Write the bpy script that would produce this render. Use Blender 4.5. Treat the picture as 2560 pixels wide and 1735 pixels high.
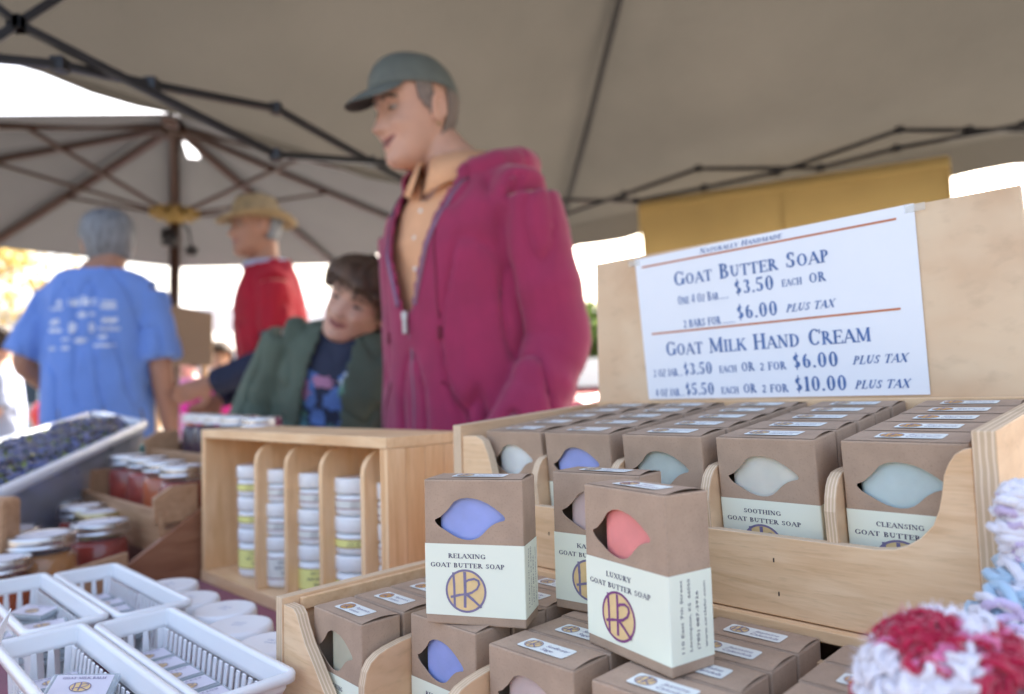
import bpy, bmesh, math, random
from mathutils import Vector, Matrix, noise
from mathutils.bvhtree import BVHTree
random.seed(7)
R = math.radians
for o in list(bpy.data.objects): bpy.data.objects.remove(o)
scn = bpy.context.scene
C = scn.collection

# ---------------- camera (at the origin of the scene; the ground is 1.05 m below it) ----------------
GZ = -1.05          # street level
TZ = -0.28          # table top level
FPX, PIT, ROL = 1758.9, R(3.661), R(-1.6113)
cr_, sr_, cp_, sp_ = math.cos(ROL), math.sin(ROL), math.cos(PIT), math.sin(PIT)
right = Vector((cr_, -sp_*sr_, cp_*sr_)); fwd = Vector((0, cp_, sp_)); up = Vector((-sr_, -sp_*cr_, cp_*cr_))
cam = bpy.data.cameras.new('camera'); camo = bpy.data.objects.new('camera', cam); C.objects.link(camo)
camo.matrix_world = Matrix(((right.x, up.x, -fwd.x, 0), (right.y, up.y, -fwd.y, 0), (right.z, up.z, -fwd.z, 0), (0, 0, 0, 1)))
cam.sensor_width = 36; cam.lens = FPX/2560*36; cam.clip_start = 0.02; cam.clip_end = 900
cam.dof.use_dof = True; cam.dof.focus_distance = 0.50; cam.dof.aperture_fstop = 3.9
scn.camera = camo
# ---------------- world, sun, exposure ----------------
SUN_EL, SUN_AZ = R(42), R(20)
w = bpy.data.worlds.new('World'); scn.world = w; w.use_nodes = True
nt = w.node_tree; bgn = nt.nodes['Background']; sky = nt.nodes.new('ShaderNodeTexSky'); sky.sky_type = 'NISHITA'
sky.sun_disc = False; sky.sun_elevation = SUN_EL; sky.sun_rotation = SUN_AZ; sky.air_density = 1.0; sky.dust_density = 9.0; sky.ozone_density = 0.0
nt.links.new(sky.outputs[0], bgn.inputs[0]); bgn.inputs[1].default_value = 0.15
sl = bpy.data.lights.new('sun', 'SUN'); sl.energy = 4.0; sl.angle = R(0.5); sl.color = (1, .95, .86)
so = bpy.data.objects.new('sun', sl); C.objects.link(so); so.location = (0, 0, 8)
sdir = Vector((math.sin(SUN_AZ)*math.cos(SUN_EL), math.cos(SUN_AZ)*math.cos(SUN_EL), math.sin(SUN_EL)))
so.rotation_euler = sdir.to_track_quat('Z', 'Y').to_euler()
scn.view_settings.view_transform = 'Standard'; scn.view_settings.look = 'None'
scn.view_settings.exposure = 2.5; scn.view_settings.gamma = 1
scn.render.engine = 'CYCLES'

# ---------------- measuring helpers ----------------
def ray(px, py):
    X = (px-1280)/FPX; Uu = -(py-867.5)/FPX
    x = X*cr_-Uu*sr_; u = X*sr_+Uu*cr_
    return Vector((x, cp_-u*sp_, sp_+u*cp_))
def at(px, py, y):
    r = ray(px, py); return r*(y/r.y)
def atpl(px, py, p0, n):
    r = ray(px, py); return r*(p0.dot(n)/r.dot(n))
YAW = R(-44.5)
Ud = Vector((math.cos(YAW), math.sin(YAW), 0)); Vd = Vector((-math.sin(YAW), math.cos(YAW), 0))
def uv(u, v, z=0): return Ud*u+Vd*v+Vector((0, 0, z))

# ---------------- object helpers ----------------
def setp(o, label=None, cat=None, group=None, kind=None):
    if label: o['label'] = label
    if cat: o['category'] = cat
    if group: o['group'] = group
    if kind: o['kind'] = kind
    return o
def thing(name, label, cat, loc=(0, 0, 0), rotz=0, group=None):
    o = bpy.data.objects.new(name, None); C.objects.link(o); o.location = loc; o.rotation_euler = (0, 0, rotz)
    o.empty_display_size = .05
    return setp(o, label, cat, group)
def part(name, bm, mats, parent=None, smooth=False, bevel=0, label=None, free=True):
    me = bpy.data.meshes.new(name); bm.normal_update(); bm.to_mesh(me)
    if free: bm.free()
    for m in (mats if isinstance(mats, (list, tuple)) else [mats]): me.materials.append(m)
    if smooth:
        for p in me.polygons: p.use_smooth = True
    o = bpy.data.objects.new(name, me); C.objects.link(o)
    if parent: o.parent = parent
    if bevel:
        b = o.modifiers.new('bevel', 'BEVEL'); b.width = bevel; b.segments = 2; b.limit_method = 'ANGLE'; b.angle_limit = R(50)
    if label: o['label'] = label
    return o
def copy_tree(o, parent=None):
    c = o.copy(); C.objects.link(c); c.parent = parent
    for ch in list(o.children): copy_tree(ch, c)
    return c
def BM(): return bmesh.new()
def quad(bm, pts, mi=0):
    vs = [bm.verts.new(p) for p in pts]; f = bm.faces.new(vs); f.material_index = mi; return f
def box(bm, x0, x1, y0, y1, z0, z1, mi=0, M=None):
    P = [Vector(p) for p in ((x0, y0, z0), (x1, y0, z0), (x1, y1, z0), (x0, y1, z0), (x0, y0, z1), (x1, y0, z1), (x1, y1, z1), (x0, y1, z1))]
    if M: P = [M @ p for p in P]
    v = [bm.verts.new(p) for p in P]
    for idx in ((0, 3, 2, 1), (4, 5, 6, 7), (0, 1, 5, 4), (1, 2, 6, 5), (2, 3, 7, 6), (3, 0, 4, 7)):
        f = bm.faces.new([v[i] for i in idx]); f.material_index = mi
def frame(t):
    t = t.normalized(); a = Vector((0, 0, 1)) if abs(t.z) < .9 else Vector((1, 0, 0))
    s = t.cross(a).normalized(); return s, s.cross(t).normalized()
def tube(bm, pts, r, n=8, mi=0, closed=False, caps=True):
    pts = [Vector(p) for p in pts]; rings = []; m = len(pts)
    for i, p in enumerate(pts):
        if closed: t = pts[(i+1) % m]-pts[i-1]
        else: t = pts[min(i+1, m-1)]-pts[max(i-1, 0)]
        if i == 0 or not rings: s, q = frame(t)
        else:
            t.normalize(); s = (s-t*s.dot(t)).normalized(); q = s.cross(t)
        rr = r[i] if isinstance(r, (list, tuple)) else r
        rings.append([bm.verts.new(p+(s*math.cos(2*math.pi*k/n)+q*math.sin(2*math.pi*k/n))*rr) for k in range(n)])
    for i in range(m if closed else m-1):
        a, b = rings[i], rings[(i+1) % m]
        for k in range(n):
            f = bm.faces.new((a[k], a[(k+1) % n], b[(k+1) % n], b[k])); f.material_index = mi; f.smooth = True
    if caps and not closed:
        for rg in (rings[0], rings[-1]):
            f = bm.faces.new(rg); f.material_index = mi
def bar(bm, a, b, w, h=None, mi=0):
    a, b = Vector(a), Vector(b); h = h or w; t = (b-a); L = t.length; s, q = frame(t); t.normalize()
    M = Matrix(((s.x, q.x, t.x, a.x), (s.y, q.y, t.y, a.y), (s.z, q.z, t.z, a.z), (0, 0, 0, 1)))
    box(bm, -w/2, w/2, -h/2, h/2, 0, L, mi, M)
def lathe(bm, prof, c=(0, 0, 0), n=32, mi=0, mis=None, cap0=True, cap1=True):
    c = Vector(c); rings = []
    for r, z in prof:
        rings.append([bm.verts.new(c+Vector((r*math.cos(2*math.pi*k/n), r*math.sin(2*math.pi*k/n), z))) for k in range(n)])
    for i in range(len(prof)-1):
        for k in range(n):
            f = bm.faces.new((rings[i][k], rings[i][(k+1) % n], rings[i+1][(k+1) % n], rings[i+1][k]))
            f.material_index = mis[i] if mis else mi; f.smooth = True
    if cap0: f = bm.faces.new(list(reversed(rings[0]))); f.material_index = mi
    if cap1: f = bm.faces.new(rings[-1]); f.material_index = mis[-1] if mis else mi
def prism(bm, poly, axis, a0, a1, mi_face=0, mi_edge=0):
    """polygon in the plane across `axis`, extruded a0..a1; edge faces get UV.y = thickness for the plywood edge"""
    def P(p, a):
        return {'x': Vector((a, p[0], p[1])), 'y': Vector((p[0], a, p[1])), 'z': Vector((p[0], p[1], a))}[axis]
    uvl = bm.loops.layers.uv.verify(); n = len(poly)
    A = [bm.verts.new(P(p, a0)) for p in poly]; B = [bm.verts.new(P(p, a1)) for p in poly]
    f0 = bm.faces.new(A); f1 = bm.faces.new(list(reversed(B))); f0.material_index = f1.material_index = mi_face
    L = 0
    for i in range(n):
        j = (i+1) % n; d = (Vector(poly[j])-Vector(poly[i])).length
        f = bm.faces.new((A[i], B[i], B[j], A[j])); f.material_index = mi_edge
        for lp, q in zip(f.loops, ((L, 0), (L, 1), (L+d, 1), (L+d, 0))): lp[uvl].uv = q
        L += d
    bmesh.ops.recalc_face_normals(bm, faces=bm.faces[:])
def arcpts(cx, cy, r, a0, a1, n=8, ry=None):
    ry = ry or r
    return [(cx+r*math.cos(R(a0+(a1-a0)*i/n)), cy+ry*math.sin(R(a0+(a1-a0)*i/n))) for i in range(n+1)]

# ---------------- materials ----------------
MATS = {}
class NB:
    def __init__(s, m): s.m = m; m.use_nodes = True; s.nt = m.node_tree; s.b = s.nt.nodes['Principled BSDF']
    def n(s, t, **k):
        x = s.nt.nodes.new(t)
        for a, b in k.items(): setattr(x, a, b)
        return x
    def l(s, a, b): s.nt.links.new(a, b)
def mix(nb, fac, a, b):
    mx = nb.n('ShaderNodeMix', data_type='RGBA')
    if isinstance(fac, (int, float)): mx.inputs[0].default_value = fac
    else: nb.l(fac, mx.inputs[0])
    for i, c in ((6, a), (7, b)):
        if isinstance(c, tuple): mx.inputs[i].default_value = (*c, 1)
        else: nb.l(c, mx.inputs[i])
    return mx.outputs[2]
def noisetex(nb, scale, detail=4, stretch=None, coord='Object', rnd=True, dist=0):
    tc = nb.n('ShaderNodeTexCoord'); mp = nb.n('ShaderNodeMapping'); nb.l(tc.outputs[coord], mp.inputs[0])
    if stretch: mp.inputs['Scale'].default_value = stretch
    if rnd:
        oi = nb.n('ShaderNodeObjectInfo'); mm = nb.n('ShaderNodeMath', operation='MULTIPLY'); nb.l(oi.outputs['Random'], mm.inputs[0]); mm.inputs[1].default_value = 37.0
        cb = nb.n('ShaderNodeCombineXYZ'); nb.l(mm.outputs[0], cb.inputs[0]); nb.l(mm.outputs[0], cb.inputs[2]); nb.l(cb.outputs[0], mp.inputs['Location'])
    nz = nb.n('ShaderNodeTexNoise'); nz.inputs['Scale'].default_value = scale; nz.inputs['Detail'].default_value = detail; nz.inputs['Distortion'].default_value = dist
    nb.l(mp.outputs[0], nz.inputs['Vector']); return nz
def ramp(nb, src, stops):
    r = nb.n('ShaderNodeValToRGB'); nb.l(src, r.inputs[0]); e = r.color_ramp.elements
    while len(e) < len(stops): e.new(.5)
    for i, (p, c) in enumerate(stops): e[i].position = p; e[i].color = (*c, 1) if isinstance(c, tuple) else (c, c, c, 1)
    return r.outputs[0]
def bump(nb, src, strength, dist):
    b = nb.n('ShaderNodeBump'); b.inputs['Strength'].default_value = strength; b.inputs['Distance'].default_value = dist
    nb.l(src, b.inputs['Height']); nb.l(b.outputs[0], nb.b.inputs['Normal'])
def mat(name, col, rough=.6, metal=0, var=.12, vscale=20, bmp=0, bscale=200, bdist=.001, spec=.5, trans=0, sss=0, alpha=1, translucent=0, sheen=0, ior=1.45, stretch=None):
    if name in MATS: return MATS[name]
    m = bpy.data.materials.new(name); MATS[name] = m; nb = NB(m); b = nb.b
    b.inputs['Base Color'].default_value = (*col, 1); b.inputs['Roughness'].default_value = rough; b.inputs['Metallic'].default_value = metal
    b.inputs['Specular IOR Level'].default_value = spec; b.inputs['Transmission Weight'].default_value = trans; b.inputs['IOR'].default_value = ior
    b.inputs['Alpha'].default_value = alpha; b.inputs['Sheen Weight'].default_value = sheen
    if sss:
        b.inputs['Subsurface Weight'].default_value = sss; b.inputs['Subsurface Radius'].default_value = (1, .4, .25); b.inputs['Subsurface Scale'].default_value = .006
    if var:
        nz = noisetex(nb, vscale, 5, stretch); c = ramp(nb, nz.outputs[0], [(.3, tuple(x*(1-var) for x in col)), (.7, tuple(min(1, x*(1+var)) for x in col))])
        nb.l(c, b.inputs['Base Color'])
        rr = nb.n('ShaderNodeMapRange'); nb.l(nz.outputs[0], rr.inputs[0]); rr.inputs[3].default_value = max(0, rough-.08); rr.inputs[4].default_value = min(1, rough+.08); nb.l(rr.outputs[0], b.inputs['Roughness'])
    if bmp:
        nz2 = noisetex(nb, bscale, 3, stretch); bump(nb, nz2.outputs[0], bmp, bdist)
    if translucent:
        tr = nb.n('ShaderNodeBsdfTranslucent'); tr.inputs[0].default_value = (*col, 1); ms = nb.n('ShaderNodeMixShader'); ms.inputs[0].default_value = translucent
        nb.l(b.outputs[0], ms.inputs[1]); nb.l(tr.outputs[0], ms.inputs[2]); nb.l(ms.outputs[0], nb.nt.nodes['Material Output'].inputs[0])
    return m
def wood_mat(name, c1, c2, c3, grain=(3, 40, 40), scale=3.0, rough=.5, stain=.35):
    if name in MATS: return MATS[name]
    m = bpy.data.materials.new(name); MATS[name] = m; nb = NB(m)
    g = noisetex(nb, scale, 6, grain, dist=.6); g2 = noisetex(nb, scale*.8, 3, tuple(x*.35 for x in grain), dist=1.2); st = noisetex(nb, 9, 4)
    fine = noisetex(nb, scale*5, 4, grain)
    c = ramp(nb, g.outputs[0], [(.3, c1), (.55, c2), (.75, c3)])
    c = mix(nb, .35, c, ramp(nb, g2.outputs[0], [(.35, c2), (.5, c3), (.58, c1), (.7, c2)]))
    cs = ramp(nb, st.outputs[0], [(.48, 0.0), (.72, stain)])
    c = mix(nb, cs, c, (c3[0]*.8, c3[1]*.62, c3[2]*.45))
    c = mix(nb, ramp(nb, fine.outputs[0], [(.55, 0.0), (.8, .3)]), c, tuple(x*.6 for x in c3))
    nb.l(c, nb.b.inputs['Base Color']); nb.b.inputs['Roughness'].default_value = rough
    bump(nb, fine.outputs[0], .25, .0006); return m
def ply_edge(name, lo, hi):
    m = bpy.data.materials.new(name); MATS[name] = m; nb = NB(m)
    tc = nb.n('ShaderNodeTexCoord'); sp = nb.n('ShaderNodeSeparateXYZ'); nb.l(tc.outputs['UV'], sp.inputs[0])
    nz = noisetex(nb, 60, 3); a = nb.n('ShaderNodeMath', operation='MULTIPLY_ADD'); nb.l(nz.outputs[0], a.inputs[0]); a.inputs[1].default_value = .10; nb.l(sp.outputs[1], a.inputs[2])
    mu = nb.n('ShaderNodeMath', operation='MULTIPLY'); nb.l(a.outputs[0], mu.inputs[0]); mu.inputs[1].default_value = 2*math.pi*3.6
    sn = nb.n('ShaderNodeMath', operation='SINE'); nb.l(mu.outputs[0], sn.inputs[0])
    c = ramp(nb, sn.outputs[0], [(.1, lo), (.75, hi)]); nz2 = noisetex(nb, 25, 4)
    c = mix(nb, ramp(nb, nz2.outputs[0], [(.5, 0.0), (.8, .5)]), c, tuple(x*.7 for x in lo))
    nb.l(c, nb.b.inputs['Base Color']); nb.b.inputs['Roughness'].default_value = .65; return m
birch = wood_mat('birch_ply', (.88, .63, .39), (.81, .55, .32), (.66, .41, .21), (5, 5, 45))
birch_side = wood_mat('birch_ply_side', (.82, .57, .35), (.74, .48, .28), (.58, .35, .19), (40, 4, 14), stain=.45)
pine = wood_mat('pine_board', (.90, .62, .37), (.84, .54, .29), (.72, .42, .20), (40, 30, 3))
pine_flat = wood_mat('pine_board_flat', (.88, .62, .37), (.82, .54, .30), (.70, .43, .22), (4, 30, 40))
redwood = wood_mat('stained_board', (.33, .15, .08), (.27, .11, .055), (.20, .075, .035), (30, 4, 30), rough=.45)
redwood_l = wood_mat('stained_board_light', (.50, .30, .17), (.42, .24, .13), (.34, .18, .09), (4, 30, 40), rough=.5)
edge = ply_edge('plywood_edge', (.60, .43, .27), (.78, .61, .43))
kraft = mat('kraft_card', (.44, .315, .225), .85, var=.10, vscale=45, bmp=.25, bscale=900, bdist=.0003, spec=.2)
def _fleck(m):
    nb = NB(m); src = nb.b.inputs['Base Color'].links[0].from_socket; nz = noisetex(nb, 700, 2)
    nb.l(mix(nb, ramp(nb, nz.outputs[0], [(.55, 0.0), (.78, .38)]), src, (.24, .16, .11)), nb.b.inputs['Base Color'])
_fleck(kraft)
band_m = mat('cream_label_paper', (.84, .88, .73), .55, var=.02, vscale=10)
white_lab = mat('white_label_paper', (.82, .85, .80), .5, var=.02)
paper = mat('white_paper', (.80, .83, .88), .45, var=.02, vscale=6)
ink = mat('grey_purple_ink', (.085, .075, .13), .6, var=0)
ink_ring = mat('dusky_ink', (.22, .19, .31), .6, var=.1, vscale=300)
ink_plum = mat('plum_ink', (.22, .06, .20), .6, var=.1, vscale=300)
ink_blue = mat('blue_ink', (.08, .16, .38), .6, var=.15, vscale=80)
ink_rust = mat('rust_ink', (.52, .17, .07), .6, var=0)
tan_ink = mat('tan_ink', (.80, .58, .28), .6, var=.06, vscale=150)
orange_ink = mat('orange_ink', (.80, .42, .08), .6, var=.08, vscale=150)
SOAPC = {'blue': (.33, .39, .74), 'white': (.72, .75, .72), 'sage': (.50, .56, .51), 'cream': (.72, .70, .60), 'aqua': (.52, .62, .60), 'pink': (.82, .27, .25), 'blush': (.62, .48, .44), 'stone': (.52, .49, .36), 'gold': (.6, .45, .2)}
SOAP = {k: mat('soap_'+k, c, .42, var=.09, vscale=45, bmp=.35, bscale=260, bdist=.0004, sss=.25) for k, c in SOAPC.items()}
for _m in SOAP.values(): NB(_m).b.inputs['Subsurface Scale'].default_value = .002

# ---------------- lettering: a serif drawn as strokes ----------------
T_, t_ = .185, .072
def SER(x, y, h=.13): return ('L', x-h, y, x+h, y, t_)
def stem(x, s0=1, s1=1, y0=0, y1=1):
    r = [('L', x, y0, x, y1, T_)]
    if s0: r.append(SER(x, y0+.03, .16))
    if s1: r.append(SER(x, y1-.03, .16))
    return r
GL = {
 'A': (.88, [('L', .10, .03, .44, 1, t_), ('L', .42, .98, .78, .03, T_), ('L', .22, .34, .62, .34, t_), SER(.10, .03, .11), SER(.78, .03, .15)]),
 'B': (.76, stem(.2)+[('A', .34, .755, .26, .235, -90, 90), ('A', .36, .275, .31, .27, -90, 90), ('L', .2, .97, .36, .97, t_), ('L', .2, .53, .38, .53, t_), ('L', .2, .03, .38, .03, t_)]),
 'C': (.82, [('A', .44, .5, .37, .5, 48, 318), ('L', .74, .68, .74, .95, t_)]),
 'D': (.90, stem(.2)+[('A', .34, .5, .46, .49, -90, 90), ('L', .2, .97, .36, .97, t_), ('L', .2, .03, .36, .03, t_)]),
 'E': (.76, stem(.2)+[('L', .2, .97, .68, .97, t_), ('L', .68, .76, .68, .99, t_), ('L', .2, .52, .54, .52, t_), ('L', .54, .42, .54, .62, t_), ('L', .2, .03, .70, .03, t_), ('L', .71, 0, .71, .25, t_)]),
 'F': (.70, stem(.2)+[('L', .2, .97, .66, .97, t_), ('L', .66, .76, .66, .99, t_), ('L', .2, .52, .52, .52, t_), ('L', .52, .42, .52, .62, t_)]),
 'G': (.88, [('A', .44, .5, .37, .5, 48, 320), ('L', .74, .68, .74, .95, t_), ('L', .73, .06, .73, .42, T_*.9), SER(.73, .42, .14)]),
 'H': (.92, stem(.2)+stem(.72)+[('L', .2, .5, .72, .5, t_)]),
 'I': (.42, stem(.21)),
 'J': (.52, stem(.32, 0, 1, .2)+[('A', .18, .2, .14, .2, 180, 360)]),
 'K': (.88, stem(.2)+[('L', .26, .42, .70, .97, t_), ('L', .40, .58, .78, .03, T_), SER(.70, .97, .13), SER(.78, .03, .13)]),
 'L': (.72, stem(.2)+[('L', .2, .03, .66, .03, t_), ('L', .67, 0, .67, .28, t_)]),
 'M': (1.08, [('L', .16, .03, .18, 1, t_), ('L', .20, .98, .53, .06, T_*.9), ('L', .53, .06, .86, .98, t_), ('L', .88, 1, .88, .03, T_), SER(.16, .03, .13), SER(.88, .03, .15), SER(.14, .97, .09), SER(.92, .97, .10)]),
 'N': (.94, [('L', .18, .03, .18, 1, t_), ('L', .18, .98, .74, .03, T_), ('L', .76, 0, .76, .97, t_), SER(.18, .03, .13), SER(.12, .97, .1), SER(.76, .97, .13)]),
 'O': (.92, [('A', .46, .5, .38, .5, 0, 360)]),
 'P': (.72, stem(.2)+[('A', .34, .72, .28, .27, -90, 90), ('L', .2, .97, .36, .97, t_), ('L', .2, .46, .36, .46, t_)]),
 'R': (.84, stem(.2)+[('A', .34, .74, .26, .25, -90, 90), ('L', .2, .97, .36, .97, t_), ('L', .2, .5, .40, .5, t_), ('L', .38, .5, .74, .03, T_), SER(.76, .03, .1)]),
 'S': (.64, [('A', .32, .73, .22, .24, 45, 270), ('A', .32, .26, .24, .25, -140, 90), ('L', .50, .70, .50, .93, t_), ('L', .09, .07, .09, .32, t_)]),
 'T': (.80, stem(.40, 1, 0)+[('L', .05, .97, .75, .97, t_), ('L', .06, .75, .06, .99, t_), ('L', .74, .75, .74, .99, t_)]),
 'U': (.90, [('L', .2, .3, .2, .97, T_), ('A', .44, .32, .26, .31, 180, 360), ('L', .69, .3, .69, .97, t_), SER(.2, .97, .15), SER(.69, .97, .12)]),
 'V': (.86, [('L', .12, .97, .46, .04, T_), ('L', .46, .02, .78, .97, t_), SER(.12, .97, .13), SER(.78, .97, .11)]),
 'X': (.84, [('L', .12, .97, .72, .03, T_), ('L', .12, .03, .70, .97, t_), SER(.12, .97, .12), SER(.72, .03, .13), SER(.12, .03, .11), SER(.70, .97, .11)]),
 'Y': (.82, [('L', .10, .97, .42, .45, T_), ('L', .42, .45, .72, .97, t_), ('L', .42, 0, .42, .48, T_), SER(.10, .97, .12), SER(.72, .97, .11), SER(.42, .03, .15)]),
 'Z': (.76, [('L', .08, .97, .66, .97, t_), ('L', .66, .97, .10, .03, T_), ('L', .08, .03, .68, .03, t_)]),
 '0': (.66, [('A', .33, .5, .26, .5, 0, 360)]),
 '1': (.46, stem(.24, 1, 0)+[('L', .1, .86, .24, .97, t_)]),
 '2': (.62, [('A', .30, .73, .22, .25, -35, 175), ('L', .47, .56, .10, .08, t_*1.6), ('L', .08, .06, .54, .06, T_*.8)]),
 '3': (.60, [('A', .28, .75, .21, .23, -90, 150), ('A', .27, .27, .25, .26, -150, 90)]),
 '4': (.66, [('L', .44, 0, .44, 1, T_), ('L', .44, .98, .06, .30, t_), ('L', .06, .28, .62, .28, t_*1.3)]),
 '5': (.60, [('L', .14, .94, .50, .94, T_*.8), ('L', .13, .94, .12, .55, t_), ('A', .26, .31, .26, .30, -150, 115)]),
 '6': (.62, [('A', .31, .31, .24, .30, 0, 360), ('A', .42, .50, .36, .49, 105, 190)]),
 '7': (.60, [('L', .08, .94, .54, .94, T_*.8), ('L', .54, .94, .24, 0, T_*.9)]),
 '8': (.62, [('A', .31, .75, .20, .23, 0, 360), ('A', .31, .27, .25, .27, 0, 360)]),
 '9': (.62, [('A', .31, .68, .24, .30, 0, 360), ('A', .20, .50, .36, .49, -75, 10)]),
 '$': (.62, [('A', .30, .71, .20, .21, 40, 270), ('A', .30, .28, .22, .22, -140, 90), ('L', .30, -.1, .30, 1.1, t_)]),
 '.': (.30, [('L', .15, 0, .15, .15, .15)]), '_': (.5, [('L', 0, .02, .5, .02, t_)]), ' ': (.45, []),
}
def strokes(bm, sts, ox, oy, sx, sy, shear, P, mi, z0):
    k = 0
    def pt(x, y): return ox+sx*x+shear*sy*y, oy+sy*y
    for s in sts:
        k += 1; z = z0+k*1.6e-5
        if s[0] == 'L':
            _, x0, y0, x1, y1, wd = s; d = Vector((x1-x0, y1-y0)); n = Vector((-d.y, d.x)).normalized()*wd/2
            quad(bm, [P(*pt(x0+n.x, y0+n.y), z), P(*pt(x0-n.x, y0-n.y), z), P(*pt(x1-n.x, y1-n.y), z), P(*pt(x1+n.x, y1+n.y), z)], mi)
        else:
            _, cx, cy, rx, ry, a0, a1 = s; N = max(6, int(abs(a1-a0)/20)); prev = None
            for i in range(N+1):
                a = R(a0+(a1-a0)*i/N); th = t_+(T_-t_)*abs(math.cos(a))**1.3; c, q = math.cos(a), math.sin(a)
                o_ = (cx+rx*c, cy+ry*q); i_ = (cx+(rx-th)*c, cy+(ry-th)*q)
                cur = (P(*pt(*o_), z), P(*pt(*i_), z))
                if prev: quad(bm, [prev[0], cur[0], cur[1], prev[1]], mi)
                prev = cur
def textw(segs):
    return sum(GL[c][0]*s*.92 for t, s in segs for c in t)
def serif_text(bm, segs, x0, x1, y, h, P, mi=0, shear=0, z=2e-4, fit=True):
    """segs: [(text, relative size)], baseline y, cap height h for size 1, fitted between x0 and x1"""
    wtot = textw(segs); sx = (x1-x0)/wtot if fit else h
    x = x0
    for t, s in segs:
        for c in t:
            gw, sts = GL[c]
            strokes(bm, sts, x, y, sx*s*.92, h*s, shear, P, mi, z); x += gw*s*.92*sx
def caps(txt, small=.76):
    """small capitals with a large initial"""
    out = []; new = True
    for c in txt:
        out.append((c, 1.0 if (new and c != ' ') else (small if c != ' ' else 1))); new = (c == ' ')
    return out
def sans_text(bm, txt, x0, x1, y, h, P, mi=0, shear=0, z=2e-4):
    cu = bpy.data.curves.new('t', 'FONT'); cu.body = txt; cu.shear = shear; cu.resolution_u = 2; ob = bpy.data.objects.new('t', cu)
    C.objects.link(ob); bpy.context.view_layer.update(); me = ob.to_mesh()
    if len(me.vertices):
        xs = [v.co.x for v in me.vertices]; a, b = min(xs), max(xs); sc = (x1-x0)/(b-a) if x1 else h; 
        vs = [bm.verts.new(P(x0+(v.co.x-a)*sc, y+v.co.y*h/.73, z)) for v in me.vertices]
        for p in me.polygons:
            try: f = bm.faces.new([vs[i] for i in p.vertices]); f.material_index = mi
            except ValueError: pass
    ob.to_mesh_clear(); bpy.data.objects.remove(ob); bpy.data.curves.remove(cu)
def logo(bm, cx, cy, rx, ry, P, mi_ring, mi_fill, z=2e-4):
    N = 36
    c = [P(cx+rx*math.cos(2*math.pi*i/N), cy+ry*math.sin(2*math.pi*i/N), z) for i in range(N)]
    f = bm.faces.new([bm.verts.new(p) for p in c]); f.material_index = mi_fill
    for i in range(N):
        a, b = 2*math.pi*i/N, 2*math.pi*(i+1)/N
        quad(bm, [P(cx+rx*k*math.cos(t), cy+ry*k*math.sin(t), z+1e-4) for k, t in ((1, a), (1, b), (.90, b), (.90, a))], mi_ring)
    def pl(pts, wd, zz):
        pts = [Vector(p) for p in pts]
        for i in range(len(pts)-1):
            d = (pts[i+1]-pts[i]).normalized(); n = Vector((-d.y, d.x))*wd/2; e = d*wd*.3; a, b = pts[i]-e, pts[i+1]+e
            jj = random.uniform(.85, 1.15)
            quad(bm, [P(cx+rx*q.x, cy+ry*q.y, zz+i*1.2e-5) for q in (a+n*jj, a-n*jj, b-n*jj, b+n*jj)], mi_ring)
    pl([(-.60, .80), (-.57, .3), (-.56, -.72)], .125, z+1.3e-4)
    pl([(-.72, -.30), (-.3, -.19), (.05, -.13)], .11, z+1.8e-4)
    pl([(-.04, .84), (-.03, .2), (-.05, -.72)], .14, z+2.3e-4)
    pl([(-.04, .40), (.15, .52), (.42, .58), (.62, .50), (.66, .34), (.55, .12), (.3, -.05), (.03, -.15)], .105, z+2.9e-4)
    pl([(.03, -.14), (.35, -.38), (.72, -.70)], .115, z+4.0e-4)
# =====================================================================================
#                                   THE SETTING
# =====================================================================================
asphalt = mat('asphalt', (.13, .12, .105), .9, var=.25, vscale=6, bmp=.3, bscale=150, bdist=.003)
bm = BM(); quad(bm, [(-300, -300, GZ), (300, -300, GZ), (300, 300, GZ), (-300, 300, GZ)])
setp(part('street', bm, asphalt), 'grey street the market stands on', None, kind='structure')
conc = mat('pavement_concrete', (.38, .36, .33), .9, var=.12, vscale=3)
bm = BM(); box(bm, -60, 60, 21, 26, GZ-.05, GZ+.12)
setp(part('pavement', bm, conc, bevel=.02), 'far pavement along the street', None, kind='structure')

# ---- canopy tent over the stall ----
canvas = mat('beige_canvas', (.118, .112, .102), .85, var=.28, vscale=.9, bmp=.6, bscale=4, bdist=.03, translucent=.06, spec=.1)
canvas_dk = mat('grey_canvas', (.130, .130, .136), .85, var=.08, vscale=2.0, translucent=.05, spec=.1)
black_metal = mat('black_powdercoat', (.018, .018, .022), .4, var=.1)
C0 = Vector((.27, 3.9, .90)); dL = Vector((-.655, -.755, 0)); dR = Vector((.882, -.472, 0)); SP_ = 3.15
CL = C0+dL*SP_+Vector((0, 0, .12)); CR_ = C0+dR*SP_+Vector((0, 0, .10)); CN = CL+dR*SP_; PK = Vector((.52, 2.0, 1.86))
tent = thing('canopy_tent', 'large beige canopy tent on black scissor frame over the soap stall', 'canopy', (C0.x, C0.y, GZ))
OFF = Vector((C0.x, C0.y, GZ))
def tp(p): return Vector(p)-OFF
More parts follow.
